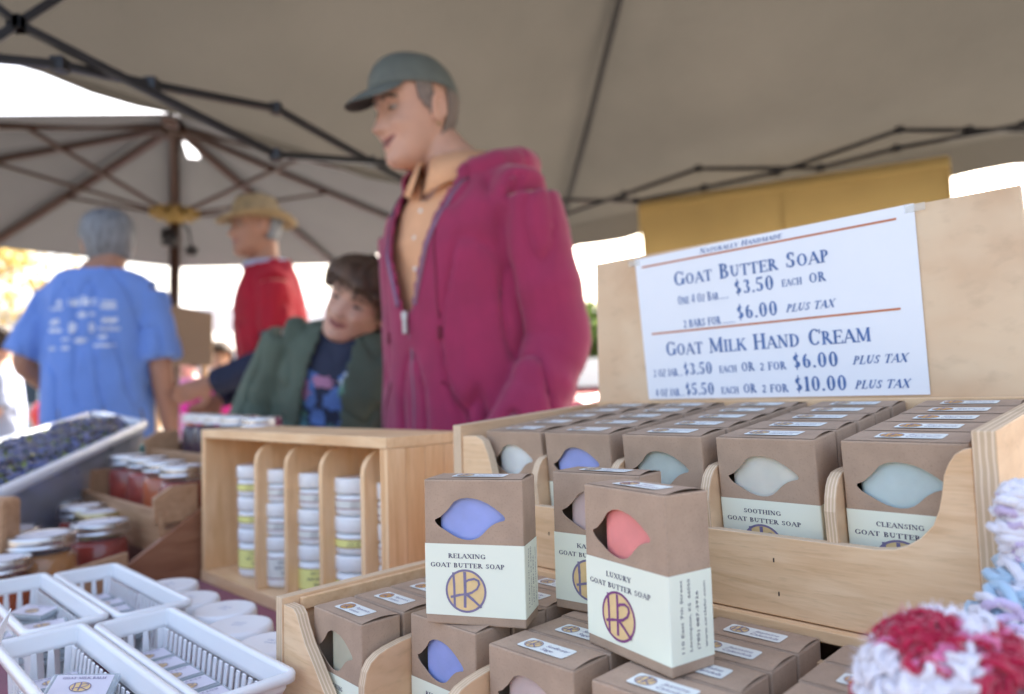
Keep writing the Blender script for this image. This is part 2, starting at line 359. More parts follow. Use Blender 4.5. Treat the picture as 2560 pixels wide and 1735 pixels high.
def roof_panel(a, b, pk, arch=.05):
    bm = BM(); N = 22; rows = []
    for i in range(N+1):
        s = i/N; row = []
        for j in range(N+1):
            t = j/N; e = a.lerp(b, t); p = e.lerp(pk, s)
            sag = .11*math.sin(math.pi*s)*(.35+.65*math.sin(math.pi*t))*(1-s*.3)-arch*math.sin(math.pi*t)*(1-s)**3
            p = p+Vector((0, 0, -sag+min(1, s*5)*(.022*noise.noise(p*2.2)+.014*noise.noise(Vector((p.x*9, p.y*3, 2)))))); row.append(bm.verts.new(tp(p)))
        rows.append(row)
    for i in range(N):
        for j in range(N):
            try: f = bm.faces.new((rows[i][j], rows[i][j+1], rows[i+1][j+1], rows[i+1][j])); f.smooth = True
            except ValueError: pass
    return part('roof_panel', bm, canvas, tent, smooth=True)
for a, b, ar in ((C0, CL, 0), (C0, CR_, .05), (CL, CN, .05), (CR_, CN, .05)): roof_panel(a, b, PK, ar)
def valance(a, b, h=.2, arch=.05):
    bm = BM(); N = 24; prev = None
    for i in range(N+1):
        p = a.lerp(b, i/N)+Vector((0, 0, arch*math.sin(math.pi*i/N)+.004)); q = p+Vector((0, 0, -h+.01*math.sin(i*1.7)))
        cur = (bm.verts.new(tp(p)), bm.verts.new(tp(q)))
        if prev: bm.faces.new((prev[0], cur[0], cur[1], prev[1]))
        prev = cur
    part('valance', bm, canvas, tent, smooth=True)
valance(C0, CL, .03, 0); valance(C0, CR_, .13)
for c in (C0, CL, CR_, CN):
    bm = BM(); q = c.lerp(PK, .015)+Vector((0, 0, -.02)); bar(bm, tp((q.x, q.y, GZ)), tp(q), .032); box(bm, q.x-.06-OFF.x, q.x+.06-OFF.x, q.y-.06-OFF.y, q.y+.06-OFF.y, 0, .006)
    part('leg', bm, black_metal, tent, bevel=.003)
    bm = BM(); bar(bm, tp(c+Vector((0, 0, -.06))), tp(c.lerp(PK, .42)+Vector((0, 0, -.10))), .024); bar(bm, tp(c.lerp(PK, .42)+Vector((0, 0, -.10))), tp(PK+Vector((0, 0, -.1))), .022)
    part('hip_bar', bm, black_metal, tent)
# scissor bars below two far eaves, in the vertical plane of each eave
def truss(a, b, segs, w=.0165, inn=.75):
    d = (b-a).normalized(); n = Vector((d.y, -d.x, 0))
    if n.dot(a) < 0: n = -n
    for k, pl in enumerate(segs):
        off = .02*(k % 2)-.05
        pts = [atpl(px, py, a-n*inn+n*off, n) for px, py in pl]
        bm = BM()
        for i in range(len(pts)-1): bar(bm, tp(pts[i]), tp(pts[i+1]), w)
        for p in pts[1:-1]: box(bm, *[v for c_, r_ in zip(tp(p), (.014, .014, .014)) for v in (c_-r_, c_+r_)])
        part('truss_bar', bm, black_metal, tent, bevel=.002)
truss(C0, CL, [[(-60, -20), (43, 60), (690, 388), (993, 408), (1130, 470)], [(-80, 140), (150, 162), (380, 212), (691, 272), (928, 406), (1040, 470), (1240, 560)], [(-60, 130), (43, 60), (200, -40)]])
truss(C0, CR_, [[(1390, 545), (1560, 487), (1745, 422), (2050, 420), (2240, 372), (2560, 312), (2700, 260)], [(1395, 500), (1590, 503), (1760, 470), (1940, 432), (2249, 326), (2420, 326), (2700, 326)]], inn=.45)

# ---- yellow banner hanging at the far right eave ----
yel = mat('yellow_fabric', (.44, .33, .14), .7, var=.10, vscale=3, translucent=.10, spec=.1, bmp=.2, bscale=12, bdist=.01)
n_r = Vector((.472, .882, 0)); pb = C0-n_r*.28
bt = [atpl(1597, 510, pb, n_r), atpl(2372, 396, pb, n_r)]; bb = [atpl(1615, 720, pb, n_r), atpl(2384, 560, pb, n_r)]
ban = thing('yellow_banner', 'yellow cloth banner hung at the back of the tent behind the price sign', 'banner', (bt[0].x, bt[0].y, GZ))
bo = Vector((bt[0].x, bt[0].y, GZ))
for k in range(2):
    bm = BM(); N = 12; rows = []
    for i in range(N+1):
        s = (k*1.0+i/N*1.012)/2-.006*k; a = bt[0].lerp(bt[1], s); b = bb[0].lerp(bb[1], s)
        rows.append([bm.verts.new(a.lerp(b, j/6)+n_r*(.02*math.sin(s*14)*j/6+.004*k)-bo) for j in range(7)])
    for i in range(N):
        for j in range(6): bm.faces.new((rows[i][j], rows[i+1][j], rows[i+1][j+1], rows[i][j+1]))
    part('cloth_panel', bm, yel, ban, smooth=True)
bm = BM(); tube(bm, [bt[0]-bo+Vector((0, 0, -.02))-n_r*.008, bt[1]-bo+Vector((0, 0, -.02))-n_r*.008], .012); part('hem', bm, yel, ban)
bm = BM(); tube(bm, [bt[0]-bo, bt[1]-bo], .012); 
for q in (bt[0]-bo, bt[1]-bo): tube(bm, [(q.x, q.y, q.z), (q.x, q.y, 0)], .004)
part('pole', bm, yel, ban)

# ---- market umbrella with wooden ribs ----
umb_wood = mat('dark_umbrella_wood', (.055, .026, .017), .45, var=.2, vscale=20, stretch=(4, 4, 1))
brass = mat('brass_fitting', (.30, .20, .06), .6, 0, var=.1)
UC = Vector((-1.90, 3.95, 0)); HUBZ = 1.57; EZ = 1.01; UR = 1.62; RUNZ = 1.07
umb = thing('market_umbrella', 'big grey market umbrella with dark wooden ribs and pole behind the man in blue', 'umbrella', (UC.x, UC.y, GZ)); uo = Vector((UC.x, UC.y, GZ))
hub = Vector((0, 0, HUBZ-GZ)); A0 = 25
tips = [Vector((UR*math.cos(R(A0+45*k)), UR*math.sin(R(A0+45*k)), EZ-GZ)) for k in range(8)]
for k in range(8):
    a, b = tips[k], tips[(k+1) % 8]; bm = BM(); N = 10; rows = []
    for i in range(N+1):
        s = i/N; rows.append([bm.verts.new((a.lerp(b, j/N)).lerp(hub+Vector((0, 0, .04)), s)+Vector((0, 0, .03-.05*math.sin(math.pi*s)*math.sin(math.pi*j/N)))) for j in range(N+1)])
    for i in range(N):
        for j in range(N):
            if k == 1 and i == 8 and j in (4, 5, 6): continue     # open vent slit in the back panel
            try: bm.faces.new((rows[i][j], rows[i][j+1], rows[i+1][j+1], rows[i+1][j]))
            except ValueError: pass
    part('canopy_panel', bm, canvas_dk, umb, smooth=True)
run = Vector((0, 0, RUNZ-GZ))
for k in range(8):
    bm = BM(); bar(bm, hub, tips[k]*1.0, .048, .028); part('rib', bm, umb_wood, umb, bevel=.002)
    mid = hub.lerp(tips[k], .52); bm = BM(); d = (mid-run); e = Vector((d.x, d.y, 0)).normalized()
    bar(bm, run+e*.07, mid+Vector((0, 0, -.015)), .022, .018); part('strut', bm, umb_wood, umb, bevel=.002)
bm = BM(); lathe(bm, [(.028, .02), (.028, HUBZ-GZ+.03)], n=20); part('pole', bm, umb_wood, umb)
bm = BM(); lathe(bm, [(.05, HUBZ-GZ-.07), (.07, HUBZ-GZ-.05), (.07, HUBZ-GZ), (.03, HUBZ-GZ+.05)], n=20); part('hub', bm, umb_wood, umb)
bm = BM(); lathe(bm, [(.045, RUNZ-GZ-.06), (.06, RUNZ-GZ-.03), (.06, RUNZ-GZ+.02), (.04, RUNZ-GZ+.05)], n=20)
for k in range(8):
    a = R(A0+45*k); M = Matrix.Translation((.105*math.cos(a), .105*math.sin(a), RUNZ-GZ)) @ Matrix.Rotation(a, 4, 'Z'); box(bm, -.025, .025, -.014, .014, -.025, .025, 0, M)
part('runner', bm, brass, umb, bevel=.004)
bm = BM(); tube(bm, [(.03, 0, RUNZ-GZ-.05), (.10, -.05, RUNZ-GZ-.10), (.12, -.05, RUNZ-GZ-.22)], .006); lathe(bm, [(.01, -.26), (.035, -.25), (.035, -.22), (.01, -.20)], (.12, -.05, RUNZ-GZ), 16)
lathe(bm, [(.045, -.20), (.045, -.10)], (-.02, -.02, RUNZ-GZ), 12); part('pulley', bm, black_metal, umb)
bm = BM(); lathe(bm, [(.25, 0), (.26, .05), (.05, .09), (.05, .25)], n=24); part('base', bm, black_metal, umb)

# ---- things far behind ----
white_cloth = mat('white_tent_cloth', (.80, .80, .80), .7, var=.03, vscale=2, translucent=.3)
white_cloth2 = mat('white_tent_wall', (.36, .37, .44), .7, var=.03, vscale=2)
pole_m = mat('grey_pole', (.45, .45, .48), .4, .6)
def white_tent(x, y, s, h, lab, rz=0, wall=False):
    t = thing('white_tent', lab, 'tent', (x, y, GZ), rz, 'white tents across the market')
    c = [(-s, -s), (s, -s), (s, s), (-s, s)]
    bm = BM(); pk = (0, 0, h+s*.45)
    vs = [bm.verts.new((a, b, h)) for a, b in c]; vp = bm.verts.new(pk)
    for i in range(4): bm.faces.new((vs[i], vs[(i+1) % 4], vp))
    part('roof', bm, white_cloth, t)
    bm = BM()
    for i in range(4):
        a, b = c[i], c[(i+1) % 4]; quad(bm, [(a[0], a[1], h), (b[0], b[1], h), (b[0], b[1], h-.28), (a[0], a[1], h-.28)])
    part('valance', bm, white_cloth, t)
    for a, b in c:
        bm = BM(); tube(bm, [(a, b, 0), (a, b, h)], .03, 6); part('leg', bm, pole_m, t)
    if wall:
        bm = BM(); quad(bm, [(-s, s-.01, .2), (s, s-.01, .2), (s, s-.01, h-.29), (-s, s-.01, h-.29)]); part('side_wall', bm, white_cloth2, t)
    return t
white_tent(-3.2, 9.5, 1.5, 2.1, 'white tent seen between the umbrella pole and the straw hat', R(10), True)
white_tent(-1.55, 11, 1.5, 2.15, 'white tent seen above the boy leaning in a green jacket', R(-15), True)
white_tent(-7.5, 13, 1.5, 2.1, 'far white tent at the left edge behind the man in the blue shirt', R(5))
bark = mat('tree_bark', (.10, .075, .055), .9, var=.2, vscale=8, stretch=(1, 1, .2), bmp=.5, bscale=20, bdist=.02)
def leafmat(n, c):
    return mat(n, c, .6, var=.35, vscale=1.2, translucent=.35, spec=.2)
def tree(x, y, h, r, m, lab, seed, grp='autumn trees beyond the market'):
    rnd = random.Random(seed); t = thing('autumn_tree', lab, 'tree', (x, y, GZ), 0, grp)
    bm = BM(); th = h*.45; tube(bm, [(0, 0, 0), (.05, .02, th*.5), (0, .1, th), (.1, .1, h*.8)], [.17, .13, .11, .03], 8)
    for k in range(7):
        a = rnd.uniform(0, 6.28); z0 = h*rnd.uniform(.35, .65); L = r*rnd.uniform(.6, .95)
        tube(bm, [(0, .08, z0), (L*.5*math.cos(a), L*.5*math.sin(a), z0+.35*L), (L*math.cos(a), L*math.sin(a), z0+.6*L)], [.06, .04, .015], 6)
    part('trunk', bm, bark, t)
    bm = BM(); cl = []
    for k in range(26):
        a, e = rnd.uniform(0, 6.28), rnd.uniform(-.5, 1.3); rr = r*rnd.uniform(.45, .85)
        cl.append((Vector((rr*math.cos(a)*math.cos(e), rr*math.sin(a)*math.cos(e), h*.66+rr*.9*math.sin(e))), r*rnd.uniform(.22, .42)))
    for k in range(3200):
        c, cr = rnd.choice(cl); d = Vector((rnd.gauss(0, 1), rnd.gauss(0, 1), rnd.gauss(0, 1))).normalized()*cr*rnd.uniform(.5, 1.05)
        p = c+d; n = Vector((rnd.gauss(0, 1), rnd.gauss(0, 1), rnd.gauss(.4, 1))); s, q = frame(n); L = rnd.uniform(.09, .17)
        quad(bm, [p-s*L*.6, p-q*L, p+s*L*.6, p+q*L])
    part('crown', bm, m, t)
yl = leafmat('yellow_leaves', (.42, .32, .12)); ol = leafmat('orange_leaves', (.50, .24, .05)); gl = leafmat('green_leaves', (.10, .15, .04))
tree(-12.0, 15, 5.6, 2.4, yl, 'yellow autumn tree at the left edge behind the blue shirt', 1)
tree(-2.6, 22, 4.6, 2.0, yl, 'yellow tree behind the man in the maroon hoodie', 3)
tree(1.9, 17, 3.2, 1.2, gl, 'small green tree right of the maroon hoodie beside the sign', 4)
white_tent(7.6, 9.6, 1.6, 2.45, 'white tent at the far right beyond the yellow banner', R(25))
# buildings of the street beyond
brick = mat('pale_brick', (.48, .38, .30), .85, var=.15, vscale=3); cream_w = mat('cream_stucco', (.62, .58, .50), .8, var=.06, vscale=1)
glass = mat('window_glass', (.05, .07, .09), .08, var=0, spec=.8); trim = mat('white_trim', (.75, .75, .72), .5)
def building(x0, x1, y, h, m, lab, fl):
    t = thing('shop_building', lab, 'building', ((x0+x1)/2, y, GZ)); W_ = x1-x0
    bm = BM(); box(bm, -W_/2, W_/2, 0, 8, 0, h); part('wall', bm, m, t)
    bm = BM(); box(bm, -W_/2-.1, W_/2+.1, -.15, 8.1, h+.003, h+.3); part('roof', bm, trim, t)
    n = int(W_/2.2)
    for f in range(fl):
        for i in range(n):
            xc = -W_/2+(i+.5)*W_/n; z0 = 1.0+f*3.1
            bm = BM(); box(bm, xc-.5, xc+.5, -.03, .0-.002, z0, z0+1.5); wn = part('window', bm, trim, t)
            bm = BM(); box(bm, xc-.42, xc+.42, -.045, -.032, z0+.08, z0+1.42); part('pane', bm, glass, wn)
building(-40, -20, 34, 5.5, cream_w, 'cream building far left across the street', 1)
building(-19, -6, 36, 4.2, brick, 'pale brick building beyond the white tents', 1)
building(4.5, 16, 40, 4.2, cream_w, 'low cream building far behind the maroon hoodie and sign', 1)
# vehicles
tyre = mat('tyre_rubber', (.02, .02, .02), .8); rim = mat('alloy_rim', (.5, .5, .52), .3, .9); chrome = mat('lamp_lens', (.7, .7, .7), .1)
def car(x, y, rz, col, lab, nm='parked_car'):
    paint = mat('paint_'+nm+str(col), col, .25, var=0, spec=.7)
    t = thing(nm, lab, 'car', (x, y, GZ), rz)
    prof = [(-2.2, .35), (-2.25, .75), (-2.05, .95), (-1.35, 1.02), (-.75, 1.42), (.75, 1.46), (1.6, 1.05), (2.15, .95), (2.25, .6), (2.2, .33)]
    bm = BM(); prism(bm, prof, 'y', -.85, .85); part('body', bm, paint, t, bevel=.08)
    for s in (-1, 1):
        bm = BM(); prism(bm, [(-1.15, 1.04), (-.68, 1.37), (.70, 1.40), (1.35, 1.06)], 'y', s*.852, s*.858); part('side_window', bm, glass, t)
        for xx in (-1.4, 1.4):
            bm = BM(); lathe(bm, [(.20, -.1), (.32, -.1), (.33, 0), (.32, .1), (.20, .1)], n=20); bmesh.ops.rotate(bm, verts=bm.verts, matrix=Matrix.Rotation(R(90), 3, 'X')); bmesh.ops.translate(bm, verts=bm.verts, vec=(xx, s*.8, .33))
            wh = part('wheel', bm, tyre, t); bm = BM(); lathe(bm, [(.02, -.105), (.19, -.105), (.19, .105), (.02, .105)], n=16); bmesh.ops.rotate(bm, verts=bm.verts, matrix=Matrix.Rotation(R(90), 3, 'X')); bmesh.ops.translate(bm, verts=bm.verts, vec=(xx, s*.8, .33)); part('rim', bm, rim, wh)
        bm = BM(); box(bm, -2.26, -2.2, s*.55-.16, s*.55+.16, .66, .82); part('headlight', bm, chrome, t, bevel=.02)
    bm = BM(); quad(bm, [(-1.30, -.7, 1.06), (-1.30, .7, 1.06), (-.80, .65, 1.405), (-.80, -.65, 1.405)])
    for v in bm.verts: v.co += Vector((-.03, 0, .03))
    part('windscreen', bm, glass, t)
car(-1.55, 8.4, R(80), (.75, .75, .76), 'white parked car half hidden between the boy and the maroon hoodie')
car(1.05, 9.5, R(60), (.30, .015, .03), 'dark red parked car right of the maroon hoodie, left of the sign')
# brown board and yellow post behind the blue man
cardb = mat('brown_board', (.36, .24, .15), .8, var=.06, vscale=3)
p = at(448, 832, 3.6); bt_ = thing('brown_board', 'tall brown board standing behind the man in the blue shirt', 'board', (p.x, p.y, GZ), R(12))
bm = BM(); a = at(372, 760, 3.6); b = at(525, 905, 3.6); prism(bm, [(-.16, b.z-GZ), (.16, b.z-GZ-.02), (.16, a.z-GZ-.05), (-.16, a.z-GZ+.02)], 'y', 0, .02); part('panel', bm, cardb, bt_, bevel=.003)
bm = BM(); box(bm, -.13, -.10, .022, .05, 0, b.z-GZ+.1); box(bm, .10, .13, .022, .05, 0, b.z-GZ+.1); part('leg', bm, pine, bt_)
p = at(612, 800, 5.0); yp = mat('yellow_paint', (.62, .42, .03), .5)
bm = BM(); lathe(bm, [(.035, 0), (.035, p.z-GZ+.25), (.02, p.z-GZ+.27)], n=16); o = part('yellow_post', bm, yp); o.location = (p.x, p.y, GZ); setp(o, 'thin yellow post left of the red and navy jacket', 'post')
# round shapes on strings, added to stand in for blurred discs of light
lamp_m = mat('bright_metal', (.8, .8, .8), .15, 1.0, var=0)
for i, (px, py, y, c_, lb) in enumerate([(98, 900, 7, (.62, .42, .05), 'yellow ball added as a blurred disc of light left of the blue shirt'), (112, 1040, 6, (.65, .05, .05), 'small red ball added as a blurred disc of light low beside the blue shirt'), (1265*0+500, 870, 8, (.75, .70, .55), 'cream ball added as a blurred disc of light above the pink shirts')]):
    p = at(px, py, y); bm = BM(); lathe(bm, [(.005, -.14), (.06, -.11), (.11, -.02), (.11, .05), (.07, .11), (.005, .13)], n=20)
    t = thing('bokeh_ball', lb, 'bokeh_ball', (p.x, p.y, GZ)); for_z = p.z-GZ
    bmesh.ops.translate(bm, verts=bm.verts, vec=(0, 0, for_z)); part('skin', bm, mat('bokeh_ball%d' % i, c_, .2, var=0), t, smooth=True)
    bm = BM(); tube(bm, [(0, 0, for_z-.13), (.03, 0, for_z*.5), (0, 0, 0)], .004, 6); part('string', bm, white_cloth, t)

# =====================================================================================
#                                  THE STALL
# =====================================================================================
maroon = mat('maroon_tablecloth', (.20, .012, .045), .85, var=.15, vscale=8, bmp=.3, bscale=400, bdist=.0005, sheen=.3)
tu0, tu1, tv0, tv1 = -2.05, .12, -.02, .86
tab = thing('trestle_table', 'long trestle table under the maroon cloth', 'table', uv((tu0+tu1)/2, (tv0+tv1)/2, GZ), YAW)
hw_, hd_ = (tu1-tu0)/2, (tv1-tv0)/2
bm = BM(); box(bm, -hw_, hw_, -hd_, hd_, TZ-GZ-.035, TZ-GZ-.006); part('tabletop', bm, pine_flat, tab)
for sx in (-1, 1):
    for sy in (-1, 1):
        bm = BM(); bar(bm, (sx*(hw_-.1), sy*(hd_-.08), 0), (sx*(hw_-.1), sy*(hd_-.08), TZ-GZ-.036), .04); part('leg', bm, black_metal, tab)
bm = BM(); N = 60; e = .006
top = [uv(tu0-e, tv0-e, TZ), uv(tu1+e, tv0-e, TZ), uv(tu1+e, tv1+e, TZ), uv(tu0-e, tv1+e, TZ)]
quad(bm, top)
for i in range(4):
    a, b = top[i], top[(i+1) % 4]; n = Vector(((b-a).y, -(b-a).x, 0)).normalized(); prev = None
    for k in range(N+1):
        p = a.lerp(b, k/N); q = p+n*(.02+.018*math.sin(k*1.3))*(0 if k in (0, N) else 1)+Vector((0, 0, -.62))
        cur = (bm.verts.new(p), bm.verts.new(q))
        if prev: f = bm.faces.new((prev[0], prev[1], cur[1], cur[0])); f.smooth = True
        prev = cur
setp(part('tablecloth', bm, maroon), 'maroon cloth covering the stall table under the baskets and cases', 'tablecloth')

# ---------------- soap boxes ----------------
BW, BH = .0727, .10
LEAF = [(.11, .28), (.165, .262), (.24, .215), (.31, .155), (.375, .133), (.445, .126), (.52, .132), (.587, .144), (.655, .166), (.715, .193), (.775, .225), (.81, .247), (.823, .265), (.812, .280), (.765, .288), (.714, .302), (.675, .320), (.635, .345), (.60, .372), (.555, .398), (.50, .414), (.445, .418), (.39, .414), (.335, .402), (.28, .383), (.223, .358), (.18, .342), (.145, .325), (.118, .305), (.108, .292)]
def soapbox(name, label, title, top, colour, d=.0345, w=BW, ring=ink_ring, fill=tan_ink, side=False, dx=0.0, tops='orange', grp='kraft soap boxes in the display cases'):
    t = thing(name, label, 'soap box', (0, 0, 0), 0, grp); h = BH
    bm = BM(); box(bm, 0, w, 0, d, 0, h)
    bmesh.ops.bevel(bm, geom=bm.edges[:], offset=.0011, segments=2, profile=.5, affect='EDGES')
    ff = max((f for f in bm.faces if f.normal.y < -.99 or abs(f.calc_center_median().y) < 1e-6), key=lambda f: f.calc_area())
    oe = list(ff.edges); bm.faces.remove(ff)
    lv = [bm.verts.new((u*w, 0, h*(1-v))) for u, v in LEAF]; le = [bm.edges.new((lv[i], lv[(i+1) % len(lv)])) for i in range(len(lv))]
    bmesh.ops.triangle_fill(bm, edges=oe+le, use_beauty=True, use_dissolve=False, normal=(0, -1, 0))
    li = [bm.verts.new(v.co+Vector((0, .0006, 0))) for v in lv]
    for i in range(len(lv)):
        j = (i+1) % len(lv); bm.faces.new((lv[i], lv[j], li[j], li[i]))
    bmesh.ops.recalc_face_normals(bm, faces=bm.faces[:])
    # a thin card wall behind the front face keeps the carton's inside dark
    part('carton', bm, kraft, t)
    bm = BM(); N = 8                                     # tuck flap, lifting a little at its right edge
    g = [[bm.verts.new((.0016+(w-.0020)*i/N, .0008+(d-.0016)*j/N, h+.00035+.0017*(i/N)**6*math.sin(math.pi*j/N))) for j in range(N+1)] for i in range(N+1)]
    for i in range(N):
        for j in range(N): bm.faces.new((g[i][j], g[i+1][j], g[i+1][j+1], g[i][j+1]))
    part('flap', bm, kraft, t, smooth=True)
    bm = BM(); box(bm, w*.115+dx, w*.93+dx*.3, .0035, d-.003, .006, h*.93); bmesh.ops.bevel(bm, geom=bm.edges[:], offset=.006, segments=4, profile=.6, affect='EDGES')
    part('soap', bm, SOAP[colour], t, smooth=True)
    z0, z1 = h*.064, h*.554; e_ = .0003; bm = BM()
    P4 = [(-e_, -e_), (w+e_, -e_), (w+e_, d+e_), (-e_, d+e_)]
    ring_ = [[bm.verts.new((x, y, z)) for x, y in P4] for z in (z0, z1)]
    for i in range(4): bm.faces.new((ring_[0][i], ring_[0][(i+1) % 4], ring_[1][(i+1) % 4], ring_[1][i]))
    bmesh.ops.bevel(bm, geom=[e for e in bm.edges if abs(e.verts[0].co.z-e.verts[1].co.z) > .01], offset=.0010, segments=2, profile=.5, affect='EDGES')
    part('label_band', bm, band_m, t)
    F = lambda x, y, z: Vector((x, -e_-z, y))
    bm = BM(); n1 = len(title); wid = min(.38, .052*n1)*w
    serif_text(bm, [(title, 1)], w*.43-wid/2, w*.43+wid/2, h*(1-.528)-.0015, .0031, F, 0)
    serif_text(bm, [('GOAT BUTTER SOAP', 1)], w*.055, w*.81, h*(1-.592)-.0015, .0031, F, 0)
    logo(bm, w*.415, h*(1-.765), .0150, .0148, F, 1, 2)
    if side:
        Sd = lambda a, b, z: Vector((w+e_+z, b, a))
        lines = ['110 East 7th Street', 'Lecompton, KS  66050', '(785) 887-3926', 'www.circlehr.com']
        for k, tx in enumerate(lines):
            yy = .010+k*.0062; L = .0105*len(tx)*.22
            S2 = lambda a, b, z, yy=yy: Vector((w+e_+z, yy-b, a))
            sans_text(bm, tx, h*.12, h*.12+min(L, h*.40), 0, .0022, S2, 0)
    part('lettering', bm, [ink, ring, fill], t)
    # label on top
    lw, ld = w*.54, d*.46; x0, y0 = w*.24, d*.24; hz = h+.0011; bm = BM(); pts = []
    for cx, cy, a in ((x0+lw-.002, y0+.002, -90), (x0+lw-.002, y0+ld-.002, 0), (x0+.002, y0+ld-.002, 90), (x0+.002, y0+.002, 180)): pts += arcpts(cx, cy, .002, a, a+90, 3)
    bm.faces.new([bm.verts.new((x, y, hz)) for x, y in pts]); tl = part('top_label', bm, white_lab, t)
    Tp = lambda x, y, z: Vector((x, y, hz+z)); bm = BM()
    logo(bm, x0+lw*.22, y0+ld*.5, ld*.40, ld*.40, Tp, 0, 1, z=1e-4)
    for k, tx in enumerate(top):
        sans_text(bm, tx, x0+lw*.46, x0+lw*(.46+min(.48, .062*len(tx))), y0+ld*(.56-.36*k), ld*.22, Tp, 0, shear=.3, z=2e-4)
    part('print', bm, [ring, orange_ink if tops == 'orange' else tan_ink], tl)
    return t
def place(t, p, yaw, z): t.location = (p.x, p.y, z); t.rotation_euler = (0, 0, yaw)

# the three boxes standing on top of the lower case
for args, fl, yw, sc in ((('soap_box', 'relaxing soap box with blue soap standing leftmost on top of the lower case', 'RELAXING', ['Lavender', 'Chamomile'], 'blue'), (-.0643, .4966), -15.9, 1.020),
                         (('soap_box', 'luxury soap box with bright pink soap standing in front at centre', 'LUXURY', ['Rose', 'Geranium'], 'pink'), (.0438, .4609), -57.2, .996),
                         (('soap_box', 'soap box with blush soap standing half hidden behind the luxury box', 'KANSAS', ['Sunflower', 'Sage'], 'blush'), (.0273, .5287), -37.5, 1.011)):
    lux = args[2] == 'LUXURY'
    t = soapbox(*args, side=True, ring=ink_plum if lux else ink_ring, fill=orange_ink if 0 else tan_ink, tops='tan', dx=.006 if lux else (.004 if args[2] == 'KANSAS' else .001), grp='soap boxes standing on the lower case')
    t.location = (fl[0]*sc, fl[1]*sc, -.1603); t.rotation_euler = (0, 0, R(yw))

# upper case: five columns, five deep
UPC = [(-.5120, 'white', 'CALMING', ['Oatmeal', 'Honey'], 'first column from the left, pale soap'), (-.4340, 'blue', 'RELAXING', ['Lavender', 'Chamomile'], 'second column from the left, blue soap'),
       (-.3480, 'sage', 'BALANCING', ['Rosemary', 'Mint'], 'third column from the left, sage green soap'), (-.2630, 'cream', 'SOOTHING', ['Unscented', 'Flowers'], 'fourth column, cream soothing soap'),
       (-.1735, 'aqua', 'CLEANSING', ['Bayberry', 'Celery Seed'], 'rightmost column, aqua cleansing soap')]
ORD = ['front box', 'second box', 'third box', 'fourth box', 'back box']
rj = random.Random(3)
UD = .0390
for u0, colr, ttl, tp_, desc in UPC:
    m = soapbox('soap_box', 'x', ttl, tp_, colr, d=UD, tops='tan' if colr != 'aqua' else 'orange', dx=.003 if colr in ('white',) else 0)
    for k in range(5):
        t = m if k == 0 else copy_tree(m)
        place(t, uv(u0+rj.uniform(-.0012, .0012)*(k > 0), .4903+k*.0411+rj.uniform(0, .0006)), YAW+R(rj.uniform(-1, 1))*(k > 0), -.1372+k*.0041); t.rotation_euler.x = R(5.7)
        t['label'] = '%s of the upper case, %s' % (ORD[k], desc)
# lower case: five columns, four deep; everything scaled towards the camera's side by LS
LS = .976
LOC = [(-.5296, .300, 'stone', 'INVIGORATING', ['Peppermint', 'Lemon'], 'leftmost column, stone soap', .012), (-.4413, .331, 'blue', 'RELAXING', ['Lavender', 'Chamomile'], 'second column from the left, blue soap', .004),
       (-.3496, .3255, 'blush', 'KANSAS', ['Sunflower', 'Sage'], 'third column, blush sunflower soap', .004), (-.2619, .3235, 'gold', 'GENTLE', ['Jasmine', 'Calendula'], 'fourth column, jasmine calendula', 0),
       (-.1740, .3235, 'cream', 'FRESH', ['Mint', 'Thyme'], 'rightmost column by the fluffy pompom', 0)]
ORL = ['front box', 'second box', 'third box', 'back box']
for u0, v0, colr, ttl, tp_, desc, dx in LOC:
    m = soapbox('soap_box', 'x', ttl, tp_, colr, d=.0340, w=BW*LS, dx=dx, tops='orange' if colr in ('stone', 'cream') else 'tan')
    zz = {'blue': -.1610, 'stone': -.1650}.get(colr, -.1615)
    for k in range(4):
        t = m if k == 0 else copy_tree(m)
        if colr == 'blush' and k == 3: k_off = .002
        else: k_off = 0
        place(t, uv((u0+rj.uniform(-.001, .001)*(k > 0))*LS, (v0+k*.0372)*LS+k_off), YAW+(R(rj.uniform(-1.2, 1.2)) if k else R(-2 if colr == 'stone' else 0)), zz-BH)
        t['label'] = '%s of the lower case, %s' % (ORL[k], desc)

# ---------------- upper display case ----------------
cs = thing('display_case', 'tall birch plywood soap case with high back board carrying the price sign', 'display case', uv(-.315, .58, TZ), YAW, 'birch soap display cases')
def lift(bm, cu=-.315, cv=.58, cz=TZ): bmesh.ops.translate(bm, verts=bm.verts, vec=(-cu, -cv, -cz)); return bm
for u0, u1, za, zb, lb in ((-.5445, -.5325, -.0318, -.0160, 'left side panel'), (-.0966, -.0846, -.0290, -.0135, 'right side panel')):
    bm = BM(); prism(bm, [(.4655, TZ), (.700, TZ), (.700, zb), (.4655, za)], 'x', u0, u1, 0, 1); part('side_panel', lift(bm), [birch_side, edge], cs, bevel=.0008)
bm = BM(); prism(bm, [(-.5322, -.1555), (-.0969, -.1555), (-.0969, -.0388), (-.1016, -.0400), (-.1059, -.0430), (-.1093, -.0484), (-.112, -.0555), (-.1135, -.0661), (-.1155, -.0755), (-.119, -.0845), (-.1262, -.0930), (-.134, -.0985), (-.1402, -.1012), (-.152, -.1028),
    (-.47, -.102), (-.480, -.0985), (-.4865, -.090), (-.4906, -.0751), (-.4957, -.0587), (-.5025, -.0461), (-.5127, -.0418), (-.5322, -.0427)], 'y', .4673, .4763, 0, 1)
part('front_panel', lift(bm), [birch, edge], cs, bevel=.0007)
bm = BM()
for u_, z_ in ((-.2165, -.1185), (-.2140, -.1405), (-.42, -.125)):
    box(bm, u_-.0005, u_+.0005, .4671, .4675, z_-.0014, z_+.0014)
part('staple', lift(bm), mat('rusty_nail', (.07, .04, .03), .6), cs)
